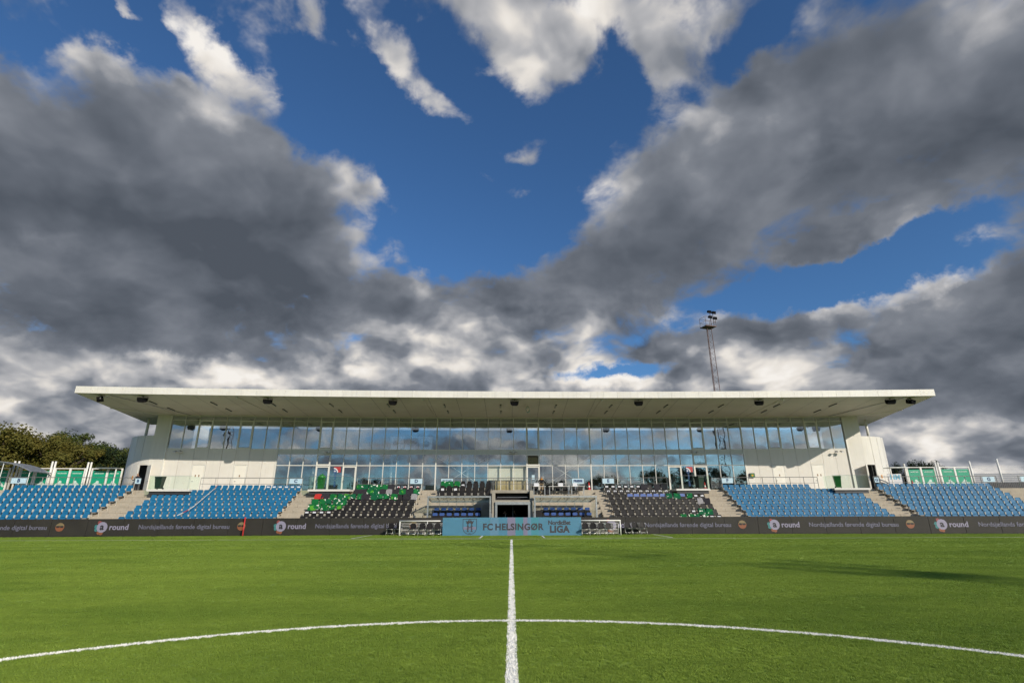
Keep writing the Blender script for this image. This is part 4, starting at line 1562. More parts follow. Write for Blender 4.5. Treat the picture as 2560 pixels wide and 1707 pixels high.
# ================================================================== dugouts
def dugout(x0, x1, side):
    m0 = SM((x0 + x1) / 2, 42.0, 0)
    t = thing('dugout', 'steel framed glazed team dugout %s of the tunnel' % side, 'dugout', m0, 'team dugouts')
    w = (x1 - x0) / 2
    zt, zb_, dep = 2.74, 2.52, 2.35
    z0 = 0.73
    for sx in (-1, 1):
        link('post', MB().box(sx * w - 0.055, -0.055, z0, sx * w + 0.055, 0.055, zt - 0.1).mesh('post', M['steel']), t)
        link('side_rail', MB().add([(sx * w - 0.04, 0.06, zt - 0.2), (sx * w + 0.04, 0.06, zt - 0.2), (sx * w + 0.04, dep, zb_ - 0.15), (sx * w - 0.04, dep, zb_ - 0.15),
                                    (sx * w - 0.04, 0.06, zt - 0.1), (sx * w + 0.04, 0.06, zt - 0.1), (sx * w + 0.04, dep, zb_ - 0.05), (sx * w - 0.04, dep, zb_ - 0.05)],
                                   [(0, 3, 2, 1), (4, 5, 6, 7), (0, 1, 5, 4), (2, 3, 7, 6), (0, 4, 7, 3), (1, 2, 6, 5)]).mesh('side_rail', M['steel']), t)
        link('side_pane', MB().box(sx * w - 0.008, 0.08, z0 + 0.1, sx * w + 0.008, dep - 0.05, zb_ - 0.2).mesh('side_pane', M['dugoutglass']), t)
    link('front_beam', MB().box(-w - 0.06, -0.06, zt - 0.095, w + 0.06, 0.06, zt + 0.02).mesh('front_beam', M['steel']), t)
    link('rear_beam', MB().box(-w, dep, zb_ - 0.2, w, dep + 0.08, zb_ - 0.05).mesh('rear_beam', M['steel']), t)
    n = 7
    for i in range(n):
        a, b = -w + 2 * w * i / n + 0.02, -w + 2 * w * (i + 1) / n - 0.02
        link('roof_pane', MB().add([(a, 0.07, zt - 0.08), (b, 0.07, zt - 0.08), (b, dep, zb_ - 0.04), (a, dep, zb_ - 0.04), (a, 0.07, zt - 0.065), (b, 0.07, zt - 0.065), (b, dep, zb_ - 0.025), (a, dep, zb_ - 0.025)],
                                   [(0, 3, 2, 1), (4, 5, 6, 7), (0, 1, 5, 4), (2, 3, 7, 6), (0, 4, 7, 3), (1, 2, 6, 5)]).mesh('roof_pane', M['dugoutroof']), t)
        if i:
            x = -w + 2 * w * i / n
            link('rear_post', MB().box(x - 0.02, dep + 0.01, z0, x + 0.02, dep + 0.05, zb_ - 0.2).mesh('rear_post', M['steel']), t)
            link('rafter', MB().tube((x, 0.08, zt - 0.11), (x, dep, zb_ - 0.07), 0.022, 6).mesh('rafter', M['steel']), t)
    return t


dugout(-6.38, -1.62, 'left')
dugout(1.80, 6.55, 'right')
dback = MB().prism(rrect(-0.23, 0.40, 0.23, 0.98, 0.08), 0.14, 0.21).mesh('backrest', M['black'])
dpan = MB().prism(rrect(-0.23, -0.22, 0.23, 0.22, 0.06), 0, 0.09, 0, Matrix.Translation((0, -0.06, 0.36)) @ Matrix.Rotation(radians(90), 4, 'X')).mesh('seat_pan', M['black'])
dhead = MB().prism(rrect(-0.19, 0.985, 0.19, 1.19, 0.06), 0.12, 0.23).mesh('headrest', M['bluecloth'])
dbase = MB().box(-0.2, 0.0, 0.0, -0.15, 0.18, 0.38).box(0.15, 0.0, 0.0, 0.2, 0.18, 0.38).mesh('base', M['bracket'])
for side, xa, xb in (('left', -5.96, -2.63), ('right', 2.76, 6.12)):
    for rr_, d_, z_ in (('front', 42.95, 0.37), ('rear', 43.9, 0.73)):
        for i in range(7):
            x = xa + (xb - xa) * i / 6 + RNG.gauss(0, 0.01)
            if rr_ == 'front' :
                z_ = 0.34
            o = link('dugout_chair', dback, None, SM(x, d_, z_))
            tag(o, 'black seat with blue headrest, %s row of %s dugout, %s from left' % (rr_, side, ORD[i + 1]), 'seat', 'padded seats in the dugouts')
            link('headrest', dhead, o)
            link('seat_pan', dpan, o)
            link('base', dbase, o)

# ================================================================== tunnel
tn = thing('players_tunnel', 'concrete players tunnel with dark opening between the dugouts', 'tunnel', SM(0.1, 42.3, 0))
TW = 1.36
for sx in (-1, 1):
    link('side_wall', MB().box(sx * TW - 0.13 + sx * 0.12, 0.02, 0.0, sx * TW + 0.13 + sx * 0.12, 5.3, 3.18).mesh('side_wall', M['concrete2']), tn)
    link('jamb', MB().box(sx * 1.27 - 0.08, -0.10, 0.0, sx * 1.27 + 0.08, 0.018, 2.12).mesh('jamb', M['steel']), tn)
link('lintel', MB().box(-1.36, -0.12, 2.121, 1.36, 0.10, 2.32).mesh('lintel', M['steel']), tn)
link('ledge', MB().box(-1.348, 0.03, 2.322, 1.348, 0.9, 2.46).mesh('ledge', M['concrete2']), tn)
link('upper_slab', MB().box(-1.349, 0.3, 3.0, 1.349, 5.2, 3.20).mesh('upper_slab', M['concrete2']), tn)
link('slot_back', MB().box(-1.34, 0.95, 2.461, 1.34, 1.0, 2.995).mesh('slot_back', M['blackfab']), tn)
link('slot_bar', MB().tube((-1.2, 0.30, 2.68), (1.2, 0.30, 2.68), 0.02, 6).mesh('slot_bar', M['steel']), tn)
link('tunnel_ceiling', MB().box(-1.34, 0.05, 2.31, 1.34, 5.2, 2.319).mesh('tunnel_ceiling', M['interior']), tn)
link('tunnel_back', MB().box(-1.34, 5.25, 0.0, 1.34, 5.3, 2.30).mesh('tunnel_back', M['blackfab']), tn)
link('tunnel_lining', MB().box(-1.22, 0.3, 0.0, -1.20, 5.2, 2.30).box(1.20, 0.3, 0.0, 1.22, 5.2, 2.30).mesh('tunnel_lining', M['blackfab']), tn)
link('tunnel_floor', MB().box(-1.34, 0.0, 0.001, 1.34, 5.25, 0.01).mesh('tunnel_floor', M['rubber']), tn)
link('column', MB().box(0.02, 1.6, 0.0, 0.10, 1.7, 2.3).mesh('column', M['darksteel']), tn)

# ================================================================== railings, glass balconies and letter signs
def railing(x0, x1, d, z, label, bars=2, h=1.02, posts=1.25, upright=False):
    xm = (x0 + x1) / 2
    t = thing('railing', label, 'railing', SM(xm, d, z), 'railings along the concourse edge')
    inv = SM(xm, d, z).inverted()
    P_ = lambda x, zz: inv @ S(x, d, z + zz)
    n = max(1, int(round((x1 - x0) / posts)))
    for i in range(n + 1):
        x = x0 + (x1 - x0) * i / n
        link('post', MB().tube(P_(x, 0.0), P_(x, h - 0.02), 0.024, 6).mesh('post', M['rail']), t)
    lv = [h] + [h * (0.5 - 0.0 * j) for j in range(bars - 1)]
    if bars == 2:
        lv = [h, 0.52]
    for zz in lv:
        mb = MB()
        k = max(1, int((x1 - x0) / 2.0))
        mb.path([P_(x0 + (x1 - x0) * j / k, zz) for j in range(k + 1)], 0.03 if zz == h else 0.018, 6)
        link('rail', mb.mesh('rail', M['rail']), t)
    if upright:
        n = int((x1 - x0) / 0.13)
        for i in range(1, n):
            x = x0 + (x1 - x0) * i / n
            link('baluster', MB().tube(P_(x, 0.05), P_(x, h - 0.03), 0.008, 4).mesh('baluster', M['rail']), t)
    return t


DR, ZR = 47.6, 3.415
railing(-46.5, -41.4, DR, ZR, 'steel railing at the far left end of the concourse')
railing(-41.3, -31.75, DR, ZR, 'steel railing behind the blue seats left of tower door')
railing(-26.5, -18.07, DR, ZR, 'steel railing behind the blue seats below sign C')
railing(-13.43, -7.73, DR, ZR, 'steel railing behind the green shirts below sign D')
railing(-6.2, -1.55, DR, ZR, 'steel railing above the left dugout and padded seats')
railing(1.73, 4.08, DR, ZR, 'steel railing behind the photographer right of tunnel')
railing(4.17, 6.44, DR, ZR, 'steel railing carrying the PRESSE sign')
railing(8.01, 13.81, DR, ZR, 'steel railing behind the black seats below sign E')
railing(18.63, 27.07, DR, ZR, 'steel railing behind the blue seats below sign F')
railing(31.92, 42.28, DR, ZR, 'steel railing behind the blue seats below sign G')
railing(44.1, 49.0, DR, ZR, 'steel railing at the far right end of the concourse')
railing(-1.42, 1.62, 43.7, 3.21, 'barred railing on top of the players tunnel', 2, 0.99, 3.1, True)
for sx, w_ in ((-1, 'left'), (1, 'right')):
    t = thing('handrail', 'sloping steel handrail down the %s side of the tunnel' % w_, 'handrail', SM(0.1 + sx * 1.62, 42.3, 0), 'tunnel handrails')
    link('rail', MB().path([(0, -0.1, 1.55), (0, 1.3, 2.35), (0, 3.0, 3.3), (0, 5.1, 4.25)], 0.032, 8).mesh('rail', M['steel']), t)
    link('rail', MB().path([(0, -0.1, 1.05), (0, 1.3, 1.85), (0, 3.0, 2.8), (0, 5.1, 3.75)], 0.022, 6).mesh('rail', M['steel']), t)
    for y_, z_ in ((-0.08, 1.5), (1.3, 2.3), (3.0, 3.25), (5.05, 4.2)):
        link('post', MB().tube((0, y_, 0.0 if y_ < 1 else z_ - 1.0), (0, y_, z_), 0.03, 6).mesh('post', M['steel']), t)


def lsign(xa, xb, body, label, size=0.30, d=47.55, z0=3.94, z1=4.37, extra=None, narrow=False):
    xm = (xa + xb) / 2
    o = link('letter_sign', MB().box(-(xb - xa) / 2, -0.012, 0, (xb - xa) / 2, 0.012, z1 - z0).mesh('letter_sign', M['sign']), None, SM(xm, d - 0.03, z0))
    tag(o, label, 'sign', 'pale blue signs on the railings')
    text(body, size * (1.08 if len(body) < 3 else 1.0), 'print', o, Matrix.Translation((0, -0.016, (z1 - z0) * (0.5 if not extra else 0.66))), bold=0.018 if len(body) < 8 else 0.003)
    if extra:
        text(extra, size * 0.6, 'print', o, Matrix.Translation((0, -0.016, (z1 - z0) * 0.3)))


lsign(-41.17, -40.03, 'B', 'pale blue sign with letter B on the far left railing', 0.36)
lsign(-31.68, -31.25, 'B', 'small pale blue sign with letter B by the tower door', 0.30)
lsign(-19.14, -18.07, 'C', 'pale blue sign with letter C', 0.36)
lsign(-8.84, -7.79, 'D', 'pale blue sign with letter D', 0.36)
lsign(-6.16, -5.12, 'HELSINGØR', 'pale blue sign with small words above the left dugout', 0.15, extra='business')
lsign(5.38, 6.40, 'PRESSE', 'pale blue sign reading PRESSE', 0.26)
lsign(8.06, 9.08, 'E', 'pale blue sign with letter E', 0.36)
lsign(18.63, 19.60, 'F', 'pale blue sign with letter F', 0.36)
lsign(31.94, 32.30, 'G', 'small pale blue sign with letter G by the right tower door', 0.30)
lsign(41.08, 42.06, 'G', 'large pale blue sign with letter G on the right railing', 0.36)
lsign(44.2, 45.2, 'H', 'pale blue sign cut by the right edge of the view', 0.36)


def balcony(x0, x1, label):
    """glass-fronted wheelchair platform standing out over the top rows"""
    xm = (x0 + x1) / 2
    w = (x1 - x0) / 2
    d = 46.05
    t = thing('glass_balcony', label, 'balcony', SM(xm, d, ZC), 'glass balconies')
    link('floor_slab', MB().box(-w, 0.0, -0.14, w, 1.53, 0.02).mesh('floor_slab', M['panel']), t)
    link('beam', MB().box(-w + 0.1, 0.15, -0.40, w - 0.1, 0.4, -0.145).mesh('beam', M['darksteel']), t)
    k = 2 if x1 - x0 > 3.1 else 2
    for i in range(k):
        a, b = -w + 2 * w * i / k + 0.02, -w + 2 * w * (i + 1) / k - 0.02
        link('glass_pane', MB().box(a, 0.03, 0.03, b, 0.045, 1.08).mesh('glass_pane', M['clear']), t)
    for sx in (-1, 1):
        link('glass_pane', MB().box(sx * w - 0.008 - sx * 0.02, 0.07, 0.03, sx * w + 0.008 - sx * 0.02, 1.5, 1.08).mesh('glass_pane', M['clear']), t)
    link('top_rail', MB().tube((-w, 0.037, 1.10), (w, 0.037, 1.10), 0.014, 6).mesh('top_rail', M['steel']), t)


balcony(-29.7, -26.4, 'glass balcony with dark bin, left of sign C')
balcony(-17.0, -13.55, 'glass balcony with green bin, between signs C and D')
balcony(14.1, 17.0, 'glass balcony with dark bin, between signs E and F')
balcony(27.5, 30.5, 'glass balcony with green bin, right of sign F')

# ================================================================== bins
def bin_thing(x, d, z, label, mat, bag=False, yaw=0.0):
    t = thing('wheelie_bin', label, 'bin', SM(x, d, z, yaw), 'wheelie bins on the concourse')
    vs = []
    for zz, w, dp in ((0.08, 0.20, 0.22), (0.96, 0.275, 0.33)):
        vs += [(-w, -dp, zz), (w, -dp, zz), (w, dp, zz), (-w, dp, zz)]
    link('body', MB().add(vs, [(0, 3, 2, 1), (0, 1, 5, 4), (1, 2, 6, 5), (2, 3, 7, 6), (3, 0, 4, 7), (4, 5, 6, 7)]).box(-0.29, -0.35, 0.93, 0.29, -0.331, 0.98).mesh('body', M[mat]), t)
    if bag:
        mb = MB()
        prof = [(0.30, 0.95), (0.33, 1.02), (0.28, 1.12), (0.15, 1.20), (0.05, 1.27), (0.0, 1.28)]
        mb.lathe(prof, 14)
        mb.v = [(x_ * (1 + 0.12 * sin(5 * atan2(y_, x_) + z_ * 9)), y_ * 1.1, z_ + 0.05 * sin(3 * x_ * 9)) for x_, y_, z_ in mb.v]
        link('rubbish_bag', mb.mesh('rubbish_bag', M['bag'], True), t)
    else:
        link('lid', MB().add([(-0.29, -0.35, 0.985), (0.29, -0.35, 0.985), (0.29, 0.35, 0.985), (-0.29, 0.35, 0.985), (-0.27, -0.33, 1.04), (0.27, -0.33, 1.04), (0.27, 0.33, 1.08), (-0.27, 0.33, 1.08)],
                             [(0, 3, 2, 1), (0, 1, 5, 4), (1, 2, 6, 5), (2, 3, 7, 6), (3, 0, 4, 7), (4, 5, 6, 7)]).mesh('lid', M[mat]), t)
    link('handle', MB().tube((-0.22, 0.40, 0.98), (0.22, 0.40, 0.98), 0.018, 6).mesh('handle', M[mat]), t)
    for sx in (-1, 1):
        link('wheel', MB().tube((sx * 0.20, 0.22, 0.09), (sx * 0.25, 0.22, 0.09), 0.09, 14).mesh('wheel', M['rubber']), t)
    return t


bin_thing(-29.25, 46.75, ZC + 0.02, 'dark wheelie bin on the glass balcony left of sign C', 'binblack')
bin_thing(-16.2, 46.8, ZC + 0.02, 'green wheelie bin overfilled with a bag, on the glass balcony', 'bingreen', True)
bin_thing(16.35, 46.75, ZC + 0.02, 'dark wheelie bin on the glass balcony left of sign F', 'binblack', False, 0.3)
bin_thing(28.3, 46.8, ZC + 0.02, 'bright green wheelie bin on the glass balcony right of sign F', 'bingreen', False, -0.4)

# ================================================================== small goals, folding chairs
def small_goal(xa, xb, side):
    t = thing('small_goal', 'small white tube goal with wire mesh, %s of the club board' % side, 'goal', Matrix.Translation(((xa + xb) / 2, 39.55, 0)), 'small goals')
    w = (xb - xa) / 2
    r = 0.045
    for sx in (-1, 1):
        link('post', MB().tube((sx * w, 0, 0), (sx * w, 0, 0.99 - r), r, 10).mesh('post', M['whitepaint'], True), t)
        link('side_frame', MB().path([(sx * w, 0.05, 0.95), (sx * w, 0.75, 0.75), (sx * w, 0.85, 0.04), (sx * w, 0.05, 0.04)], 0.02, 6).mesh('side_frame', M['whitepaint'], True), t)
    link('crossbar', MB().tube((-w - r, 0, 0.99), (w + r, 0, 0.99), r, 10).mesh('crossbar', M['whitepaint'], True), t)
    link('post', MB().tube((0.1 * w, 0.02, 0), (0.1 * w, 0.02, 0.94), 0.03, 8).mesh('post', M['whitepaint'], True), t)
    mb = MB()
    for zz in (0.12, 0.36, 0.60, 0.80):
        mb.tube((-w, 0.84, zz), (w, 0.84, zz), 0.014, 4)
    link('mesh_bars', mb.mesh('mesh_bars', M['whitepaint']), t)
    mb = MB()
    n = int(2 * w / 0.062)
    for i in range(n + 1):
        x = -w + 2 * w * i / n
        mb.tube((x, 0.845, 0.05), (x, 0.845, 0.80), 0.0055, 3, cap=False)
        mb.tube((x, 0.04, 0.965), (x, 0.84, 0.80), 0.0045, 3, cap=False)
    o = link('wire_mesh', mb.mesh('wire_mesh', M['whitepaint']), t)
    o['kind'] = 'stuff'


small_goal(-7.98, -4.4, 'left')
small_goal(4.5, 7.78, 'right')
chb = MB().prism(rrect(-0.22, 0.48, 0.22, 0.86, 0.12, 4), 0.19, 0.23, 0, Matrix.Rotation(radians(-6), 4, 'X')).mesh('backrest', M['black'])
chs = MB().prism(rrect(-0.22, -0.22, 0.22, 0.22, 0.08), 0.0, 0.04, 0, Matrix.Translation((0, 0, 0.45)) @ Matrix.Rotation(radians(84), 4, 'X')).mesh('seat', M['black'])
M['chrome'] = pm('chair_tube', (0.62, 0.60, 0.56), 0.3, 0.8, 0.08, 9.0)
mb = MB()
for sx in (-1, 1):
    mb.path([(sx * 0.235, -0.26, 0.0), (sx * 0.235, 0.16, 0.62), (sx * 0.215, 0.17, 0.84)], 0.012, 6)
    mb.path([(sx * 0.225, 0.27, 0.0), (sx * 0.225, -0.17, 0.45)], 0.012, 6)
chf = mb.mesh('frame', M['chrome'], True)
chc = MB().tube((-0.235, -0.16, 0.14), (0.235, -0.16, 0.14), 0.01, 6).tube((-0.225, 0.15, 0.14), (0.225, 0.15, 0.14), 0.01, 6).tube((-0.23, -0.19, 0.42), (0.23, -0.19, 0.42), 0.012, 6).mesh('crossbar', M['chrome'], True)
CHX = [(-8.66, 'outermost of two left of the left goal', -8), (-8.10, 'beside the left goal post', -8), (-7.08, 'first of four before the left goal', -5), (-6.40, 'second of four before the left goal', 0), (-5.86, 'third of four before the left goal', 2), (-5.29, 'next to the club board at its left edge', 3),
       (5.28, 'next to the club board at its right edge', -4), (5.85, 'second of four before the right goal', -4), (6.45, 'third of four before the right goal', 3), (6.99, 'fourth of four before the right goal', 10), (8.35, 'first of three right of the right goal', 4), (8.87, 'second of three right of the right goal', 2), (9.41, 'third of three right of the right goal', 7)]
for x, w_, a in CHX:
    y = 39.0 if -7.6 < x < 7.5 else 40.2
    m = Matrix.Translation((x * y / 39.6, y, 0.0)) @ Matrix.Rotation(radians(a), 4, 'Z')
    t = thing('folding_chair', 'black folding chair, ' + w_, 'chair', m, 'folding chairs beside the club board')
    link('backrest', chb, t)
    link('seat', chs, t)
    link('frame', chf, t)
    link('crossbar', chc, t)
# red pole leaning on the boards
tag(link('red_pole', MB().tube((0, 0, 0.0), (-0.12, 0.25, 1.28), 0.045, 8).box(-0.16, 0.19, 1.14, -0.07, 0.31, 1.2).mesh('red_pole', M['red'], True), None, Matrix.Translation((-19.25, 39.85, 0))),
    'red pole leaning on the LED boards below sign C', 'pole')

# ================================================================== things hung under the roof and on the facade
def speaker_me():
    body = MB().prism([(-0.22, -0.20), (0.22, -0.20), (0.33, -0.10), (0.36, 0.16), (-0.36, 0.16), (-0.33, -0.10)], -0.24, 0.22)
    return body


spk_body = speaker_me().mesh('cabinet', M['speaker'])
spk_grill = MB().prism([(-0.20, -0.18), (0.20, -0.18), (0.30, -0.09), (0.33, 0.14), (-0.33, 0.14), (-0.30, -0.09)], -0.255, -0.242).mesh('grille', M['speaker'])
spk_brk = MB().box(-0.385, -0.03, -0.05, -0.37, 0.03, 0.22).box(0.37, -0.03, -0.05, 0.385, 0.03, 0.22).box(-0.385, -0.04, 0.22, 0.385, 0.04, 0.235).box(-0.05, -0.05, 0.235, 0.05, 0.05, 0.30).mesh('yoke', M['darksteel'])
SPK = [(-34.55, -60, 'at the far left corner'), (-31.23, 12, 'second from the left corner'), (-21.04, 14, 'above sign C'), (-10.37, 8, 'left of centre above sign D'), (0.29, 0, 'above the tunnel'),
       (11.34, -8, 'right of centre above sign E'), (22.02, -14, 'above sign F'), (33.46, -12, 'second from the right corner'), (35.19, 30, 'at the far right corner')]
for x, yaw, w_ in SPK:
    d = 45.6
    m = SM(x, d, SOF(d) - 0.31, radians(yaw))
    t = thing('loudspeaker', 'black loudspeaker under the roof edge, ' + w_, 'loudspeaker', m, 'loudspeakers under the roof')
    tilt = Matrix.Rotation(radians(14), 4, 'X')
    link('cabinet', spk_body, t, tilt)
    link('grille', spk_grill, t, tilt)
    link('yoke', spk_brk, t)
lb = MB().box(-0.055, -0.62, -0.07, 0.055, 0.62, 0.0).mesh('soffit_light', M['darksteel'])
ld = MB().box(-0.04, -0.58, -0.078, 0.04, 0.58, -0.071).mesh('diffuser', M['dirtypoly'])
slope = Matrix.Rotation(-atan(0.03), 4, 'X')
for i in range(14):
    for j, d in enumerate((48.0, 50.6)):
        x = -31.9 + 5.15 * i
        if x > 35:
            continue
        o = link('soffit_light', lb, None, SM(x, d, SOF(d) - 0.003) @ slope)
        tag(o, 'dark linear light under the roof, %s row, %s from left' % ('front' if j == 0 else 'rear', ORD[i + 1]), 'light', 'linear lights under the roof')
        link('diffuser', ld, o)
nd = MB().lathe([(0.0, -0.16), (0.06, -0.15), (0.07, -0.06), (0.04, 0.0)], 10).mesh('antenna', M['whitepaint'], True)
for x, w_ in ((-33.84, 'by the left corner'), (-23.48, 'left of the speaker above sign C'), (-7.72, 'right of the speaker above sign D'), (8.03, 'left of the speaker above sign E'), (23.97, 'right of the speaker above sign F'), (34.46, 'by the right corner')):
    o = tag(link('roof_sensor', nd, None, SM(x, 45.25, SOF(45.25) - 0.02)), 'small white sensor under the roof edge, ' + w_, 'sensor', 'white sensors under the roof edge')
mb = MB()
for k in range(3):
    pts = [(0.17 * cos(a) + 0.01 * k, 0.03 * k - 0.03, -0.32 + 0.24 * sin(a) - 0.02 * k) for a in [2 * pi * q / 18 for q in range(19)]]
    mb.path(pts, 0.014, 5)
mb.tube((0, 0, -0.08), (0, 0, 0.03), 0.02, 6)
tag(link('coiled_cable', mb.mesh('coiled_cable', M['cable']), None, SM(1.54, 48.1, SOF(48.1))), 'pale coiled cable hanging from the roof near the middle', 'cable')
# twin floodlights on the spandrel
hd = MB().box(-0.13, -0.16, -0.05, 0.13, 0.06, 0.06).mesh('lamp_head', M['steel'])
lens_me = MB().box(-0.115, -0.165, -0.04, 0.115, -0.161, 0.05).mesh('lens', M['paper'])
for x, w_ in ((-32.1, 'above the left white wall'), (-17.98, 'above the left glass doors'), (0.17, 'above the tunnel'), (18.44, 'above the right glass doors'), (32.76, 'at the right end of the white wall')):
    t = thing('twin_spotlight', 'pair of grey spotlights on the facade ' + w_, 'spotlight', SM(x, DW - 0.10, 7.22), 'spotlights on the facade')
    link('arm', MB().box(-0.02, -0.30, -0.02, 0.02, 0.06, 0.02).box(-0.30, -0.33, -0.02, 0.30, -0.30, 0.02).mesh('arm', M['steel']), t)
    for sx in (-1, 1):
        h_ = link('lamp_head', hd, t, Matrix.Translation((sx * 0.26, -0.36, 0.0)) @ Matrix.Rotation(radians(sx * 20), 4, 'Z') @ Matrix.Rotation(radians(24), 4, 'X'))
        link('lens', lens_me, h_)
t = thing('defibrillator_box', 'green and black defibrillator box on the white wall by sign F', 'box', SM(24.02, DW - 0.10, 4.76), None)
link('case', MB().prism(rrect(-0.24, 0.0, 0.24, 0.42, 0.03), -0.10, 0.06).mesh('case', M['darksteel']), t)
link('front', MB().prism(rrect(-0.18, 0.06, 0.18, 0.36, 0.03), -0.112, -0.102).mesh('front', M['bag']), t)
link('heart_mark', MB().prism([(0, 0.10), (0.10, 0.20), (0.09, 0.28), (0.04, 0.29), (0, 0.25), (-0.04, 0.29), (-0.09, 0.28), (-0.10, 0.20)], -0.117, -0.113).mesh('heart_mark', M['orange']), t)

# stickers on the glass beside the doors
M['logored'] = pm('logo_red', (0.42, 0.045, 0.045), 0.5)
M['logoblue'] = pm('logo_blue', (0.03, 0.09, 0.25), 0.5)
for x, w_ in ((-17.13, 'left'), (17.88, 'right')):
    t = thing('window_sticker', 'red and blue logo sticker on the glass between the %s doors' % w_, 'sticker', SM(x, DW - 0.035, 0.19), 'logo stickers on the glass')
    link('red_square', MB().box(-0.33, -0.004, 5.13, 0.33, -0.001, 5.66).mesh('red_square', M['logored']), t)
    arc = lambda r: [(-0.33, 5.13)] + [(-0.33 + r * cos(radians(a)), 5.13 + r * sin(radians(a))) for a in range(0, 91, 9)]
    link('white_arc', MB().prism(arc(0.44), -0.008, -0.005).mesh('white_arc', M['paper']), t)
    link('blue_quarter', MB().prism(arc(0.33), -0.012, -0.009).mesh('blue_quarter', M['logoblue']), t)
    st = [(-0.21 + (0.13 if k % 2 == 0 else 0.05) * cos(pi * k / 4), 5.26 + (0.13 if k % 2 == 0 else 0.05) * sin(pi * k / 4)) for k in range(8)]
    link('white_star', MB().prism(st, -0.016, -0.013).mesh('white_star', M['paper']), t)
    text('spar nord', 0.34, 'logoblue', t, Matrix.Translation((-0.16, -0.004, 4.42)) @ Matrix.Rotation(radians(-90), 4, 'Y'), bold=0.006)
tag(link('door_notice', MB().box(-0.14, -0.006, 0, 0.14, 0.0, 0.42).mesh('door_notice', M['sign']), None, SM(KX(7.5), DW - 0.075, 4.65)), 'pale notice taped to the middle glass door', 'notice')

# ================================================================== things behind the glass
for x0, x1, h_, w_ in ((-1.62, -0.55, 1.62, 'left'), (-0.5, 0.55, 1.66, 'middle'), (0.6, 1.44, 1.62, 'right')):
    tag(link('cardboard_sheet', MB().box(x0, 0, 0, x1, 0.05, h_).mesh('cardboard_sheet', M['cardboard']), None, Matrix.Translation((0, yb(0, DW) + 0.5 + 0.05 * x0, ZC + 0.005))),
        'tall brown cardboard sheet behind the glass above the tunnel, %s one' % w_, 'cardboard', 'cardboard sheets behind the glass')
for x, z, r, w_ in ((-11.32, 9.01, 0.44, 'largest'), (-10.55, 9.03, 0.36, 'right of the largest'), (-12.63, 8.71, 0.26, 'leftmost'), (-9.26, 8.67, 0.35, 'rightmost')):
    d = 58.0
    prof = [(r * sin(radians(a)), -r * cos(radians(a))) for a in range(0, 181, 15)]
    t = link('paper_lantern', MB().lathe(prof, 18).mesh('paper_lantern', M['balloon'], True), None, SM(x, d, z))
    tag(t, 'round paper lantern behind the upper windows, ' + w_, 'lantern', 'paper lanterns behind the upper windows')
    link('cord', MB().tube((0, 0, r), (0, 0, 10.5 - z), 0.008, 4).mesh('cord', M['black']), t)
for x in (-19.6, -12.4, -9.6, 9.6, 11.2, 12.8):
    t = thing('cafe_table', 'bar table behind the ground-floor glass %s' % {-19.6: 'at its left end', -12.4: 'left of sign D', -9.6: 'behind sign D', 9.6: 'behind sign E', 11.2: 'second right of sign E', 12.8: 'third right of sign E'}[x], 'table', SM(x, DW + 1.3, ZC + 0.005), 'tables behind the glass')
    link('top', MB().lathe([(0.0, 1.06), (0.36, 1.06), (0.36, 1.10), (0.0, 1.10)], 16).mesh('top', M['whitepaint']), t)
    link('leg', MB().tube((0, 0, 0.03), (0, 0, 1.06), 0.035, 8).mesh('leg', M['darksteel']), t)
    link('foot', MB().lathe([(0.0, 0.0), (0.26, 0.0), (0.24, 0.03), (0.0, 0.04)], 14).mesh('foot', M['darksteel']), t)

# ================================================================== steel crowd barrier, press desks
t = thing('crowd_barrier', 'steel crowd barrier standing between the right glass doors and sign F', 'barrier', SM(18.17, 47.7, ZC + 0.003))
link('hoop', MB().path([(-0.42, 0, 0.03), (-0.42, 0, 0.85), (-0.36, 0, 0.96), (0.36, 0, 0.96), (0.42, 0, 0.85), (0.42, 0, 0.03)], 0.022, 6).mesh('hoop', M['steel']), t)
link('bottom_rail', MB().tube((-0.42, 0, 0.16), (0.42, 0, 0.16), 0.018, 6).mesh('bottom_rail', M['steel']), t)
for i in range(7):
    x = -0.32 + 0.107 * i
    link('bar', MB().tube((x, 0, 0.17), (x, 0, 0.95), 0.011, 5).mesh('bar', M['steel']), t)
for i, (x0, x1) in enumerate(((1.85, 2.95), (3.2, 5.0), (5.1, 6.3))):
    w_ = ('in front of the photographer', 'in the middle of the press row', 'below the PRESSE sign')[i]
    t = thing('press_desk', 'narrow white press desk ' + w_, 'desk', SM((x0 + x1) / 2, 46.45, ZROW(5)), 'press desks')
    w = (x1 - x0) / 2
    link('desk_top', MB().box(-w, -0.22, 1.06, w, 0.22, 1.09).mesh('desk_top', M['whitepaint']), t)
    for sx in (-1, 1):
        link('leg', MB().box(sx * (w - 0.08) - 0.02, -0.18, 0.0, sx * (w - 0.08) + 0.02, -0.14, 1.06).mesh('leg', M['steel']), t)
        link('leg', MB().box(sx * (w - 0.08) - 0.02, 0.14, 0.41, sx * (w - 0.08) + 0.02, 0.18, 1.06).mesh('leg', M['steel']), t)
for i in range(7):
    x = 2.05 + 0.66 * i
    o = link('press_chair', SEATS['black'][0], None, SM(x, 47.0, ZROW(6)) @ Matrix.Scale(0.95, 4))
    tag(o, 'black tip-up press seat behind the white desks, %s from left' % ORD[i + 1], 'seat', 'press seats')
    link('seat_pan', SEATS['black'][1], o)
    link('bracket', SEATS['black'][2], o)
scr = MB().box(-0.20, 0.0, 0.0, 0.20, 0.02, 0.26).box(-0.2, -0.25, -0.012, 0.2, 0.0, 0.004).mesh('laptop', M['paper'])
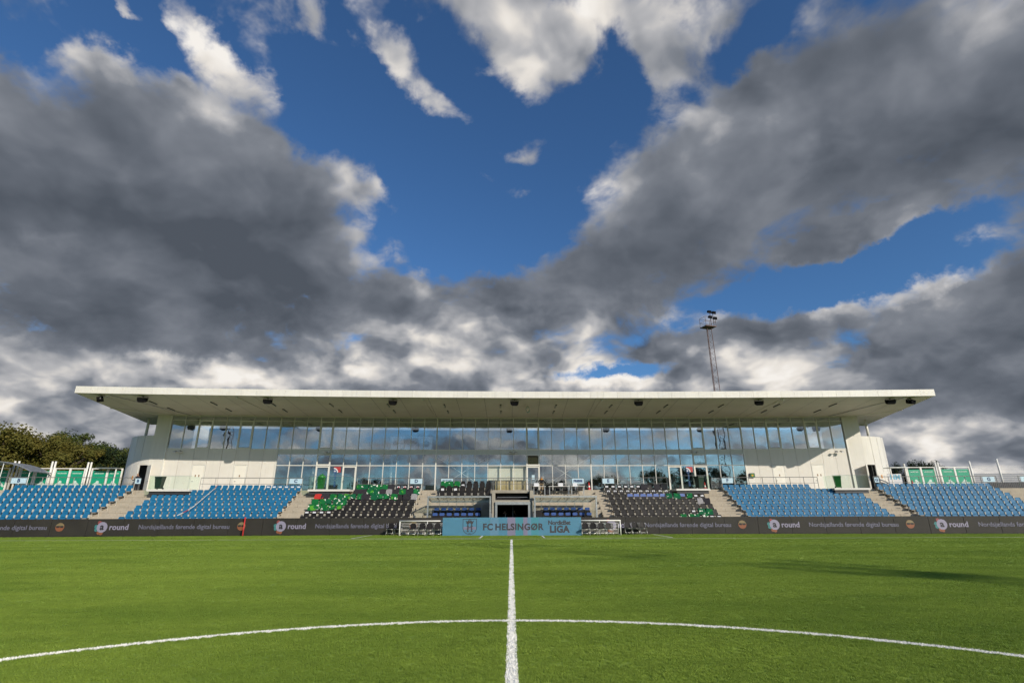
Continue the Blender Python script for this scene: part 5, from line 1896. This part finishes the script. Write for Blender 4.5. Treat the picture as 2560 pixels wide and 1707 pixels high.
for i, x in enumerate((2.15, 4.25, 5.5)):
    tag(link('laptop', scr, None, SM(x, 46.5, ZROW(5) + 1.103) @ Matrix.Rotation(pi, 4, 'Z')), 'pale laptop on the press desk %s' % ('beside the photographer', 'in the middle', 'below the PRESSE sign')[i], 'laptop', 'laptops on the press desks')
# black rucksack and a stacked case by the right dugout
mb = MB().prism(rrect(-0.2, 0.0, 0.2, 0.5, 0.1), -0.12, 0.12)
tag(link('rucksack', mb.mesh('rucksack', M['blackfab']), None, SM(3.15, 46.75, ZROW(5) + 0.415)), 'black rucksack on the step beside the photographer', 'rucksack')
t = thing('wire_trolley', 'dark wire trolley inside the left end of the right dugout', 'trolley', SM(2.15, 42.9, 0.725))
link('basket', MB().prism(rrect(-0.26, 0.45, 0.26, 0.98, 0.03), -0.2, 0.2).mesh('basket', M['blackfab']), t)
link('tray', MB().box(-0.27, -0.22, 0.10, 0.27, 0.22, 0.14).mesh('tray', M['paper']), t)
for sx in (-1, 1):
    for sy in (-1, 1):
        link('leg', MB().tube((sx * 0.25, sy * 0.19, 0.0), (sx * 0.25, sy * 0.19, 0.46), 0.015, 6).mesh('leg', M['steel']), t)

# ================================================================== green panel fences, posts, shelter, wires at both ends of the stand
def figure_print(mirror):
    p = [(-0.18, 0.0), (-0.20, 0.32), (-0.42, 0.30), (-0.40, 0.42), (-0.10, 0.52), (-0.14, 0.62), (-0.05, 0.72), (0.08, 0.70), (0.12, 0.58), (0.30, 0.46), (0.40, 0.28), (0.50, 0.34), (0.52, 0.26), (0.36, 0.16), (0.20, 0.30), (0.18, 0.0)]
    return [(x * mirror, z) for x, z in (p if mirror > 0 else reversed(p))]


def gpanel(xa, xb, label, mirror, z1=5.30):
    xm = (xa + xb) / 2
    w = (xb - xa) / 2
    d = 52.0
    t = thing('green_panel', label, 'panel', SM(xm, d, ZC), 'green panels beside the stand')
    H = z1 - ZC
    for sx in (-1, 1):
        link('frame_post', MB().box(sx * w - 0.05, -0.05, 0, sx * w + 0.05, 0.05, H + 0.22).mesh('frame_post', M['whitepaint']), t)
    link('frame_top', MB().box(-w + 0.051, -0.045, H + 0.14, w - 0.051, 0.045, H + 0.21).mesh('frame_top', M['whitepaint']), t)
    link('banner', MB().box(-w + 0.10, -0.02, 0.05, w - 0.10, 0.02, H - 0.02).mesh('banner', M['greenbanner']), t)
    link('printed_figure', MB().prism(figure_print(mirror), -0.028, -0.024, 0, Matrix.Translation((0, 0, 0.25)) @ Matrix.Scale(1.05, 4)).mesh('printed_figure', M['greenbanner2']), t)
    text('HELSINGØR', 0.145, 'greenbanner2', t, Matrix.Translation((0, -0.026, H - 0.25)), bold=0.004)


for i, (a, b) in enumerate(((-46.4, -45.25), (-44.4, -43.2), (-43.05, -41.85), (-41.50, -40.30), (-40.25, -39.05), (-38.45, -37.15), (-37.1, -35.9))):
    gpanel(a, b, 'green framed panel left of the stand, %s from left' % ORD[i + 1], 1 if i % 2 == 0 else -1)
for i, (a, b) in enumerate(((38.1, 39.35), (39.40, 40.65), (41.15, 42.45), (42.50, 43.80))):
    gpanel(a, b, 'green framed panel right of the stand, %s from left' % ORD[i + 1], 1 if i % 2 == 0 else -1, 5.36)
for i, (x, z) in enumerate(((-44.95, 6.1), (-44.62, 6.1), (-41.88, 6.1), (-41.62, 6.1), (-38.88, 6.05), (-38.62, 6.05))):
    tag(link('white_post', MB().tube((0, 0, 0), (0, 0, z - ZC), 0.075, 10).mesh('white_post', M['whitepaint'], True), None, SM(x, 51.95, ZC)), 'round white post between the left green panels, %s from left' % ORD[i + 1], 'post', 'white posts by the green panels')
for i, (x, z) in enumerate(((37.9, 5.88), (40.78, 6.0), (41.02, 6.0), (43.95, 6.07), (46.48, 6.27), (49.05, 6.25))):
    tag(link('white_post', MB().tube((0, 0, 0), (0, 0, z - ZC), 0.085, 10).mesh('white_post', M['whitepaint'], True), None, SM(x, 51.95, ZC)), 'round white post right of the stand, %s from left' % ORD[i + 1], 'post', 'white posts by the green panels')
t = thing('wire_fence', 'white horizontal wire fence at the far right of the stand', 'fence', SM(46.4, 52.0, ZC))
inv = SM(46.4, 52.0, ZC).inverted()
for k in range(13):
    z = 0.1 + 0.175 * k
    mb = MB().path([inv @ S(44.05, 52.0, ZC + z), inv @ S(46.5, 52.02, ZC + z), inv @ S(49.0, 52.0, ZC + z), inv @ S(53.0, 52.0, ZC + z)], 0.012, 4)
    link('wire', mb.mesh('wire', M['whitepaint']), t)
t = thing('slatted_screen', 'low dark slatted screen behind the right end railing', 'screen', SM(46.0, 50.5, ZC))
for k in range(26):
    link('slat', MB().box(-2.1 + 0.16 * k, -0.02, 0, -1.97 + 0.16 * k, 0.02, 0.62).mesh('slat', M['darksteel']), t)
# curved shelter at the left
t = thing('curved_shelter', 'grey shelter with curved ribbed roof at the far left', 'shelter', SM(-43.9, 50.3, ZC))
ARC = [(-2.6 + 5.2 * i / 16) for i in range(17)]
prof = lambda x: 2.42 - 0.10 * x - 0.085 * x * x
for k in range(8):
    d0, d1 = -1.1 + 0.30 * k, -1.1 + 0.30 * (k + 1) - 0.02
    mb = MB()
    for a, b in zip(ARC[:-1], ARC[1:]):
        mb.add([(a, d0, prof(a)), (b, d0, prof(b)), (b, d1, prof(b)), (a, d1, prof(a)), (a, d0, prof(a) + .02), (b, d0, prof(b) + .02), (b, d1, prof(b) + .02), (a, d1, prof(a) + .02)],
               [(0, 3, 2, 1), (4, 5, 6, 7), (0, 1, 5, 4), (2, 3, 7, 6)])
    link('roof_sheet', mb.mesh('roof_sheet', M['steel']), t)
for dd in (-1.12, 1.32):
    link('rim', MB().path([(a, dd, prof(a) - 0.02) for a in ARC], 0.04, 6).mesh('rim', M['steel']), t)
for x in (-2.4, 0.2, 2.4):
    for dd in (-1.0, 1.2):
        link('post', MB().tube((x, dd, 0), (x, dd, prof(x)), 0.04, 6).mesh('post', M['steel']), t)
# small canopies on the outer side of each tower and a white banner by the right one
for s, x in ((-1, -36.9), (1, 37.0)):
    t = thing('door_canopy', 'small flat canopy on the outer side of the %s tower' % ('left' if s < 0 else 'right'), 'canopy', SM(x, 51.8, ZC), 'tower canopies')
    link('roof_slab', MB().box(-0.9, -0.5, 2.05, 0.9, 0.5, 2.12).mesh('roof_slab', M['steel']), t)
    link('post', MB().box(-s * 0.8 - 0.04, -0.4, 0, -s * 0.8 + 0.04, -0.32, 2.049).mesh('post', M['whitepaint']), t)
t = thing('white_banner', 'white banner with blue letters hung beside the right tower', 'banner', SM(37.0, 52.2, ZC))
link('cloth', MB().box(-0.72, -0.01, 0.55, 0.66, 0.01, 1.55).mesh('cloth', M['paper']), t)
M['skyprint'] = pm('sky_blue_print', (0.12, 0.42, 0.60), 0.6)
text('NM', 0.62, 'skyprint', t, Matrix.Translation((-0.02, -0.014, 1.22)), bold=0.02)
for x, d, w_ in ((35.6, 48.2, 'behind the seats below the right tower'), (7.15, 49.6, 'behind the glass door railing by PRESSE'), (17.9, 49.8, 'beside the crowd barrier')):
    t = thing('traffic_cone', 'red traffic cone ' + w_, 'cone', SM(x, d, ZC + 0.003), 'red cones on the concourse')
    link('base', MB().box(-0.18, -0.18, 0, 0.18, 0.18, 0.03).mesh('base', M['rubber']), t)
    link('cone', MB().lathe([(0.14, 0.031), (0.03, 0.75), (0.0, 0.76)], 12).mesh('cone', M['red'], True), t)
    link('band', MB().lathe([(0.103, 0.30), (0.078, 0.45)], 12).mesh('band', M['whitepaint'], True), t)

# ================================================================== people
def person_mat(name, coat, legs, skin=(0.42, 0.26, 0.19), hair=(0.05, 0.035, 0.025), hip=0.9, neck=1.44, shoe=0.08):
    t = NT(name)
    o = t.xyz(t.obj())
    z, y = o[2], o[1]
    c = t.mix(t.math('GREATER_THAN', z, shoe), (0.02, 0.02, 0.02), legs)
    c = t.mix(t.math('GREATER_THAN', z, hip), c, coat)
    c = t.mix(t.math('GREATER_THAN', z, neck), c, skin)
    hh = t.math('ADD', z, t.math('MULTIPLY', y, 0.9))
    c = t.mix(t.math('GREATER_THAN', hh, neck + 0.245), c, hair)
    nz = t.noise(t.obj(), 14.0, 3.0)
    c = t.mix(1.0, c, t.mix(nz, (0.75, 0.75, 0.75), (1.15, 1.15, 1.15)), 'MULTIPLY')
    return t.done(t.principled(c, 0.75, 0.0, 0.3))


def body(lean=0.0, lift=0.0, arm_l=None, arm_r=None, stride=0.0, head=0.0):
    """joints of a standing figure 1.76 m tall, facing -y"""
    def tip(p):
        x, y, z = p
        dz = z - 0.95
        if dz <= 0:
            return p
        return (x, y * cos(lean) - dz * sin(lean), 0.95 + dz * cos(lean) + y * sin(lean))
    P = [(0, 0, 0.95), (0, 0.0, 1.12), (0, 0.0, 1.30), (0, 0.01, 1.43), (0, -0.005, 1.52), (0, -0.02, 1.60), (0, -0.02, 1.72),
         (-0.17, 0, 1.40), (-0.22, 0.0, 1.14), (-0.23, -0.06, 0.90), (-0.225, -0.09, 0.80),
         (0.17, 0, 1.40), (0.22, 0.0, 1.14), (0.23, -0.06, 0.90), (0.225, -0.09, 0.80)]
    if arm_l:
        P[8:11] = arm_l
    if arm_r:
        P[12:15] = arm_r
    P = [tip(p) for p in P]
    P += [(-0.10, 0, 0.88), (-0.11, -0.02 - stride * 0.5, 0.50), (-0.11, 0.02 - stride, 0.09), (-0.12, -0.13 - stride, 0.04),
          (0.10, 0, 0.88), (0.11, -0.02 + stride * 0.4, 0.50), (0.11, 0.04 + stride, 0.09), (0.12, -0.11 + stride, 0.04)]
    E = [(0, 1), (1, 2), (2, 3), (3, 4), (4, 5), (5, 6), (2, 7), (7, 8), (8, 9), (9, 10), (2, 11), (11, 12), (12, 13), (13, 14), (0, 15), (15, 16), (16, 17), (17, 18), (0, 19), (19, 20), (20, 21), (21, 22)]
    Rr = [(0.17, 0.12), (0.155, 0.115), (0.18, 0.125), (0.10, 0.09), (0.055, 0.06), (0.085, 0.10), (0.07, 0.085),
          (0.075, 0.075), (0.052, 0.052), (0.042, 0.042), (0.045, 0.03), (0.075, 0.075), (0.052, 0.052), (0.042, 0.042), (0.045, 0.03),
          (0.095, 0.10), (0.07, 0.075), (0.048, 0.05), (0.045, 0.04), (0.095, 0.10), (0.07, 0.075), (0.048, 0.05), (0.045, 0.04)]
    return P, E, Rr


def add_skin_layer(me):
    bm = bmesh.new()
    bm.from_mesh(me)
    bm.verts.layers.skin.verify()
    bm.to_mesh(me)
    bm.free()


def person(label, m, mat, bd, scale=1.0):
    P, E, Rr = bd
    me = bpy.data.meshes.new('person')
    me.from_pydata([tuple(c * scale for c in p) for p in P], E, [])
    add_skin_layer(me)
    me.materials.append(mat)
    o = link('person', me, None, m)
    tag(o, label, 'person')
    sv = me.skin_vertices[0].data
    for i, r in enumerate(Rr):
        sv[i].radius = (r[0] * scale, r[1] * scale)
        sv[i].use_root = i == 0
    sk = o.modifiers.new('skin', 'SKIN')
    sk.use_smooth_shade = True
    sb = o.modifiers.new('subdivision', 'SUBSURF')
    sb.levels = sb.render_levels = 2
    return o


M['p1'] = person_mat('photographer_clothes', (0.02, 0.02, 0.024), (0.36, 0.27, 0.17), hair=(0.02, 0.02, 0.02), hip=0.93, neck=1.30)
M['p2'] = person_mat('dark_suit', (0.012, 0.012, 0.014), (0.012, 0.012, 0.014))
M['p3'] = person_mat('dark_jacket_grey_hair', (0.015, 0.018, 0.03), (0.015, 0.015, 0.02), hair=(0.45, 0.43, 0.40))
M['p4'] = person_mat('dark_top_orange', (0.03, 0.03, 0.035), (0.03, 0.03, 0.04), hair=(0.35, 0.10, 0.04))
pb = body(radians(28), arm_l=[(-0.25, -0.10, 1.22), (-0.16, -0.30, 1.16), (-0.10, -0.38, 1.18)], arm_r=[(0.25, -0.10, 1.22), (0.16, -0.30, 1.14), (0.10, -0.38, 1.16)])
ph = person('person in black jacket with orange scarf and beige trousers bending over the press desk', SM(2.62, 47.12, ZROW(6)), M['p1'], pb, 0.92)
link('orange_scarf', MB().lathe([(0.10, 0.0), (0.135, 0.03), (0.12, 0.09), (0.08, 0.12)], 14, 0, (0, -0.20, 1.24)).mesh('orange_scarf', M['orange'], True), ph)
cam_ = MB().box(-0.07, -0.05, -0.05, 0.07, 0.05, 0.05).tube((0, -0.05, 0), (0, -0.2, 0), 0.045, 12)
tag(link('photo_camera', cam_.mesh('photo_camera', M['black']), None, SM(2.62, 46.55, ZROW(5) + 1.155)), 'black camera on the press desk before the bending person', 'camera')
ps = person('person in dark suit standing on the left inside the tunnel', SM(-0.55, 44.6, 0.012, 0.3), M['p2'], body(0.0), 1.02)
link('lanyard', MB().box(-0.02, -0.16, 1.05, 0.02, -0.150, 1.42).mesh('lanyard', M['paper']), ps)
person('person in dark coat standing in the middle of the tunnel', SM(0.28, 44.9, 0.012, -0.4), M['p2'], body(0.05), 0.99)
person('person in dark jacket with grey hair standing in the left tower doorway', SM(-35.1, 53.0, ZC + 0.005, -0.2), M['p3'], body(0.08, arm_l=[(-0.24, 0.0, 1.16), (-0.25, -0.22, 1.10), (-0.2, -0.3, 1.14)]), 1.0)
person('person with red hair in dark top walking at the far left', SM(-45.35, 49.6, ZC + 0.005, 1.1), M['p4'], body(0.06, stride=0.16, arm_r=[(0.25, -0.12, 1.18), (0.24, -0.34, 1.08), (0.22, -0.42, 1.06)]), 1.0)
person('person in dark clothes just inside the right tower doorway', SM(36.0, 55.0, ZC + 0.005, 0.4), M['p2'], body(0.0), 1.0)

# ================================================================== floodlight masts
def mast(x, y, h, label, yaw=0.0, w0=1.3, w1=0.85, big=False):
    t = thing('floodlight_mast', label, 'floodlight mast', Matrix.Translation((x, y, 0)) @ Matrix.Rotation(yaw, 4, 'Z'), 'floodlight masts')
    cor = [(cos(a), sin(a)) for a in (radians(90), radians(210), radians(330))]
    hp = h - (9.0 if big else 2.6)
    lr, br = (0.10, 0.032) if big else (0.045, 0.014)  # big masts: members thickened so their shadow shows on the turf
    for i, (cx_, cy_) in enumerate(cor):
        link('leg', MB().tube((cx_ * w0 / 2, cy_ * w0 / 2, 0), (cx_ * w1 / 2, cy_ * w1 / 2, hp), lr, 6).mesh('leg', M['rust']), t)
    n = int(hp / 0.9)
    for i, (a, b) in enumerate(((0, 1), (1, 2), (2, 0))):
        mb = MB()
        for k in range(n):
            z0, z1 = hp * k / n, hp * (k + 1) / n
            f0, f1 = w0 + (w1 - w0) * k / n, w0 + (w1 - w0) * (k + 1) / n
            p, q = (a, b) if k % 2 == 0 else (b, a)
            mb.tube((cor[p][0] * f0 / 2, cor[p][1] * f0 / 2, z0), (cor[q][0] * f1 / 2, cor[q][1] * f1 / 2, z1), br, 4)
        link('lattice', mb.mesh('lattice', M['rust']), t)
    link('joint_ring', MB().path([(cor[i % 3][0] * 0.62, cor[i % 3][1] * 0.62, hp * 0.62) for i in range(4)], 0.05, 5).mesh('joint_ring', M['rust']), t)
    link('platform', MB().box(-0.95, -0.75, hp, 0.95, 0.75, hp + 0.10).mesh('platform', M['rust']), t)
    mb = MB()
    for px, py in ((-0.9, -0.7), (0.9, -0.7), (0.9, 0.7), (-0.9, 0.7)):
        mb.tube((px, py, hp + 0.1), (px, py, hp + 1.5), 0.03, 5)
    for zz in (0.8, 1.5):
        mb.path([(-0.9, -0.7, hp + zz), (0.9, -0.7, hp + zz), (0.9, 0.7, hp + zz), (-0.9, 0.7, hp + zz), (-0.9, -0.7, hp + zz)], 0.025, 5)
    link('guard_rail', mb.mesh('guard_rail', M['rust']), t)
    link('head_pole', MB().tube((0.2, -0.5, hp + 0.1), (0.2, -0.5, h), 0.05, 6).tube((0.7, -0.5, hp + 0.1), (0.7, -0.5, h - 0.3), 0.04, 6).mesh('head_pole', M['rust']), t)
    lamps = [(-0.05, 2.0), (0.75, 1.95), (0.0, 1.15), (0.85, 1.05)]
    if big:
        lamps = [(sx, lz) for lz in (0.2, 1.0, 3.2, 4.2, 6.4, 7.6) for sx in (-1.8, -0.5, 0.9)]  # unseen lamp tiers, added and spread to shape the shadow on the turf
    for lx, lz in lamps:
        l_ = link('lamp', MB().add([(-0.29, -0.30, -0.22), (0.29, -0.30, -0.22), (0.29, -0.22, 0.22), (-0.29, -0.22, 0.22), (-0.2, 0.16, -0.14), (0.2, 0.16, -0.14), (0.2, 0.16, 0.14), (-0.2, 0.16, 0.14)],
                                   [(0, 1, 2, 3), (4, 7, 6, 5), (0, 4, 5, 1), (1, 5, 6, 2), (2, 6, 7, 3), (3, 7, 4, 0)]).mesh('lamp', M['speaker']), t, Matrix.Translation((lx, -0.6, hp + lz + 0.35)) @ Matrix.Rotation(radians(20), 4, 'X'))
    return t


mast(30.15, 75.0, 30.8, 'tall rusty lattice floodlight mast rising behind the stand roof', 0.3)
# the masts on the near side of the ground show in the glass and one throws its shadow on the turf
mast(53.6, -34.8, 37.0, 'floodlight mast behind the camera, right', pi + 0.9, 2.2, 1.7, True)
mast(-56.0, -36.0, 35.0, 'floodlight mast behind the camera, left', pi - 0.9, 1.7, 1.2, True)

# ================================================================== trees
def leafmat(name, c1, c2):
    t = NT(name)
    g = t.new('ShaderNodeNewGeometry')
    n = t.noise(g.outputs['Position'], 0.55, 4.0, 0.6)
    n2 = t.noise(g.outputs['Position'], 5.0, 2.0)
    c = t.mix(t.ramp(n, 0.35, 0.65), c1, c2)
    c = t.mix(t.ramp(n2, 0.35, 0.7, 0.0, 0.5), c, tuple(x * 0.6 for x in c1))
    p = t.principled(c, 0.7, 0.0, 0.25)
    tl = t.new('ShaderNodeBsdfTranslucent')
    t.set(tl.inputs['Color'], c)
    mx = t.new('ShaderNodeMixShader')
    mx.inputs[0].default_value = 0.25
    t.l.new(p.outputs[0], mx.inputs[1])
    t.l.new(tl.outputs[0], mx.inputs[2])
    return t.done(mx)


M['leaf_a'] = leafmat('leaves_olive', (0.115, 0.118, 0.022), (0.180, 0.145, 0.028))
M['leaf_b'] = leafmat('leaves_green', (0.060, 0.090, 0.018), (0.105, 0.115, 0.022))
M['leaf_c'] = leafmat('leaves_dark', (0.018, 0.034, 0.012), (0.034, 0.050, 0.016))


def tree_meshes(seedn, h, rad, leaf, nleaf=5200):
    rr = random.Random(seedn)
    tb = MB()
    lean = [(rr.uniform(-0.3, 0.3), rr.uniform(-0.3, 0.3)) for _ in range(4)]
    p = Vector((0, 0, 0))
    pts = [p]
    for k in range(4):
        p = p + Vector((lean[k][0], lean[k][1], h * 0.16))
        pts.append(p)
    r0 = h * 0.022
    for k in range(4):
        tb.tube(pts[k], pts[k + 1], r0 * (1 - 0.18 * k), 8, 0, r0 * (1 - 0.18 * (k + 1)))
    tips = []
    for k in range(16):
        base = pts[rr.randrange(2, 5)]
        a = rr.uniform(0, 2 * pi)
        el = rr.uniform(0.15, 1.25)
        L = rad * rr.uniform(0.55, 1.0)
        tip = base + Vector((cos(a) * cos(el), sin(a) * cos(el), sin(el))) * L
        tb.tube(base, tip, r0 * 0.4, 5, 0, r0 * 0.08)
        tips.append(tip)
    # crown: clumps of leaves round the limb ends, uneven, with gaps
    clumps = []
    zc = h * 0.60
    for k in range(46):
        a = rr.uniform(0, 2 * pi)
        u = rr.uniform(-1, 1)
        f = rr.uniform(0.45, 1.0) ** 0.6
        q = Vector((cos(a) * sqrt(1 - u * u) * rad * f, sin(a) * sqrt(1 - u * u) * rad * f, zc + u * h * 0.37 * f))
        clumps.append((q, rad * rr.uniform(0.16, 0.34)))
    for tp in tips:
        clumps.append((tp, rad * rr.uniform(0.15, 0.28)))
    nl = NPR.randint(0, len(clumps), nleaf)
    cb = MB()
    vs, fs = [], []
    for j, ci in enumerate(nl):
        q, cr_ = clumps[ci]
        d = Vector((rr.gauss(0, 1), rr.gauss(0, 1), rr.gauss(0, 0.8)))
        d = d.normalized() * cr_ * (rr.random() ** 0.35)
        c = q + d
        if c.z < h * 0.12:
            continue
        n = (d.normalized() + Vector((rr.gauss(0, .5), rr.gauss(0, .5), rr.gauss(0, .5) + 0.3))).normalized()
        s = n.cross(Vector((rr.gauss(0, 1), rr.gauss(0, 1), rr.gauss(0, 1)))).normalized()
        t_ = n.cross(s)
        L = h * rr.uniform(0.008, 0.016)
        b = len(vs)
        vs += [c - s * L, c + t_ * L * 0.6, c + s * L, c - t_ * L * 0.6]
        fs.append((b, b + 1, b + 2, b + 3))
    cb.add(vs, fs)
    return tb.mesh('trunk', M['bark']), cb.mesh('crown', M[leaf])


TREES = {}
for key, sd, leaf in (('a1', 3, 'leaf_a'), ('a2', 8, 'leaf_a'), ('b1', 14, 'leaf_b'), ('b2', 21, 'leaf_b'), ('c1', 30, 'leaf_c'), ('c2', 37, 'leaf_c')):
    TREES[key] = tree_meshes(sd, 14.0, 5.2, leaf, 10500)


def tree(key, x, y, h, label, wide=1.0, group='trees behind the stand'):
    k = h / 14.0
    m = Matrix.Translation((x, y, -0.05)) @ Matrix.Rotation(RNG.uniform(0, 6.28), 4, 'Z') @ Matrix.Diagonal((k * wide, k * wide, k, 1))
    t = thing('tree', label, 'tree', m, group)
    link('trunk', TREES[key][0], t)
    link('crown', TREES[key][1], t)


LEFT_T = [('a1', -84, 85, 14.0, 1.1), ('a2', -80.5, 84, 15.6, 1.1), ('b1', -77, 90, 15.0, 1.2), ('a2', -74.5, 86, 14.2, 1.05), ('a1', -70, 85, 12.6, 1.1), ('b2', -67.5, 90, 12.4, 1.2),
          ('c1', -63.5, 88, 12.2, 1.0), ('b1', -60.5, 91, 10.8, 1.1), ('c2', -57.5, 87, 10.4, 1.0), ('a1', -88, 90, 15.2, 1.2), ('c1', -73, 98, 13.8, 1.3), ('b2', -82, 99, 16.0, 1.3)]
for i, (k_, x, y, h, w) in enumerate(LEFT_T):
    tree(k_, x, y, h, '%s tree in the wood left of the stand, %s of twelve from left' % ({'a': 'yellowing olive', 'b': 'mid green', 'c': 'dark green'}[k_[0]], ORD[sorted(range(12), key=lambda q: LEFT_T[q][1]).index(i) + 1]), w, 'trees left of the stand')
RIGHT_T = [('c2', 69.6, 96, 9.6, 0.62), ('c1', 73.2, 95, 10.6, 0.85), ('c1', 76.0, 97, 10.0, 0.75), ('c2', 84.0, 110, 7.6, 0.9), ('b2', 90.0, 112, 8.2, 0.9)]
for i, (k_, x, y, h, w) in enumerate(RIGHT_T):
    tree(k_, x, y, h, 'dark tree behind the right green panels, %s from left' % ORD[i + 1], w, 'trees right of the stand')
NEAR_T = [(-95, -62, 11), (-78, -66, 13), (-60, -64, 12), (-44, -68, 10), (-28, -66, 12), (-12, -70, 10), (4, -66, 11), (20, -70, 12), (34, -64, 13), (46, -66, 15), (58, -62, 16), (70, -64, 14), (84, -60, 15), (98, -62, 12)]
for i, (x, y, h) in enumerate(NEAR_T):
    tree(('b1', 'c1', 'a2')[i % 3], x + RNG.uniform(-3, 3), y, h, 'tree on the opposite side of the ground, mirrored in the glass, %s from left' % ORD[i + 1], 1.1, 'trees mirrored in the glass')
# the roof line of the houses beyond the trees on the right
t = thing('far_building', 'low dark building beyond the wire fence at the far right', 'building', Matrix.Translation((92, 100, 0)))
link('wall', MB().box(-9, 0, 0, 9, 8, 5.2).mesh('wall', M['interior']), t)
link('roof', MB().add([(-9.5, -0.5, 5.2), (9.5, -0.5, 5.2), (9.5, 8.5, 5.2), (-9.5, 8.5, 5.2), (-9.5, 4, 8.4), (9.5, 4, 8.4)], [(0, 1, 5, 4), (2, 3, 4, 5), (0, 4, 3), (1, 2, 5)]).mesh('roof', M['roofing']), t)

settle_texts()
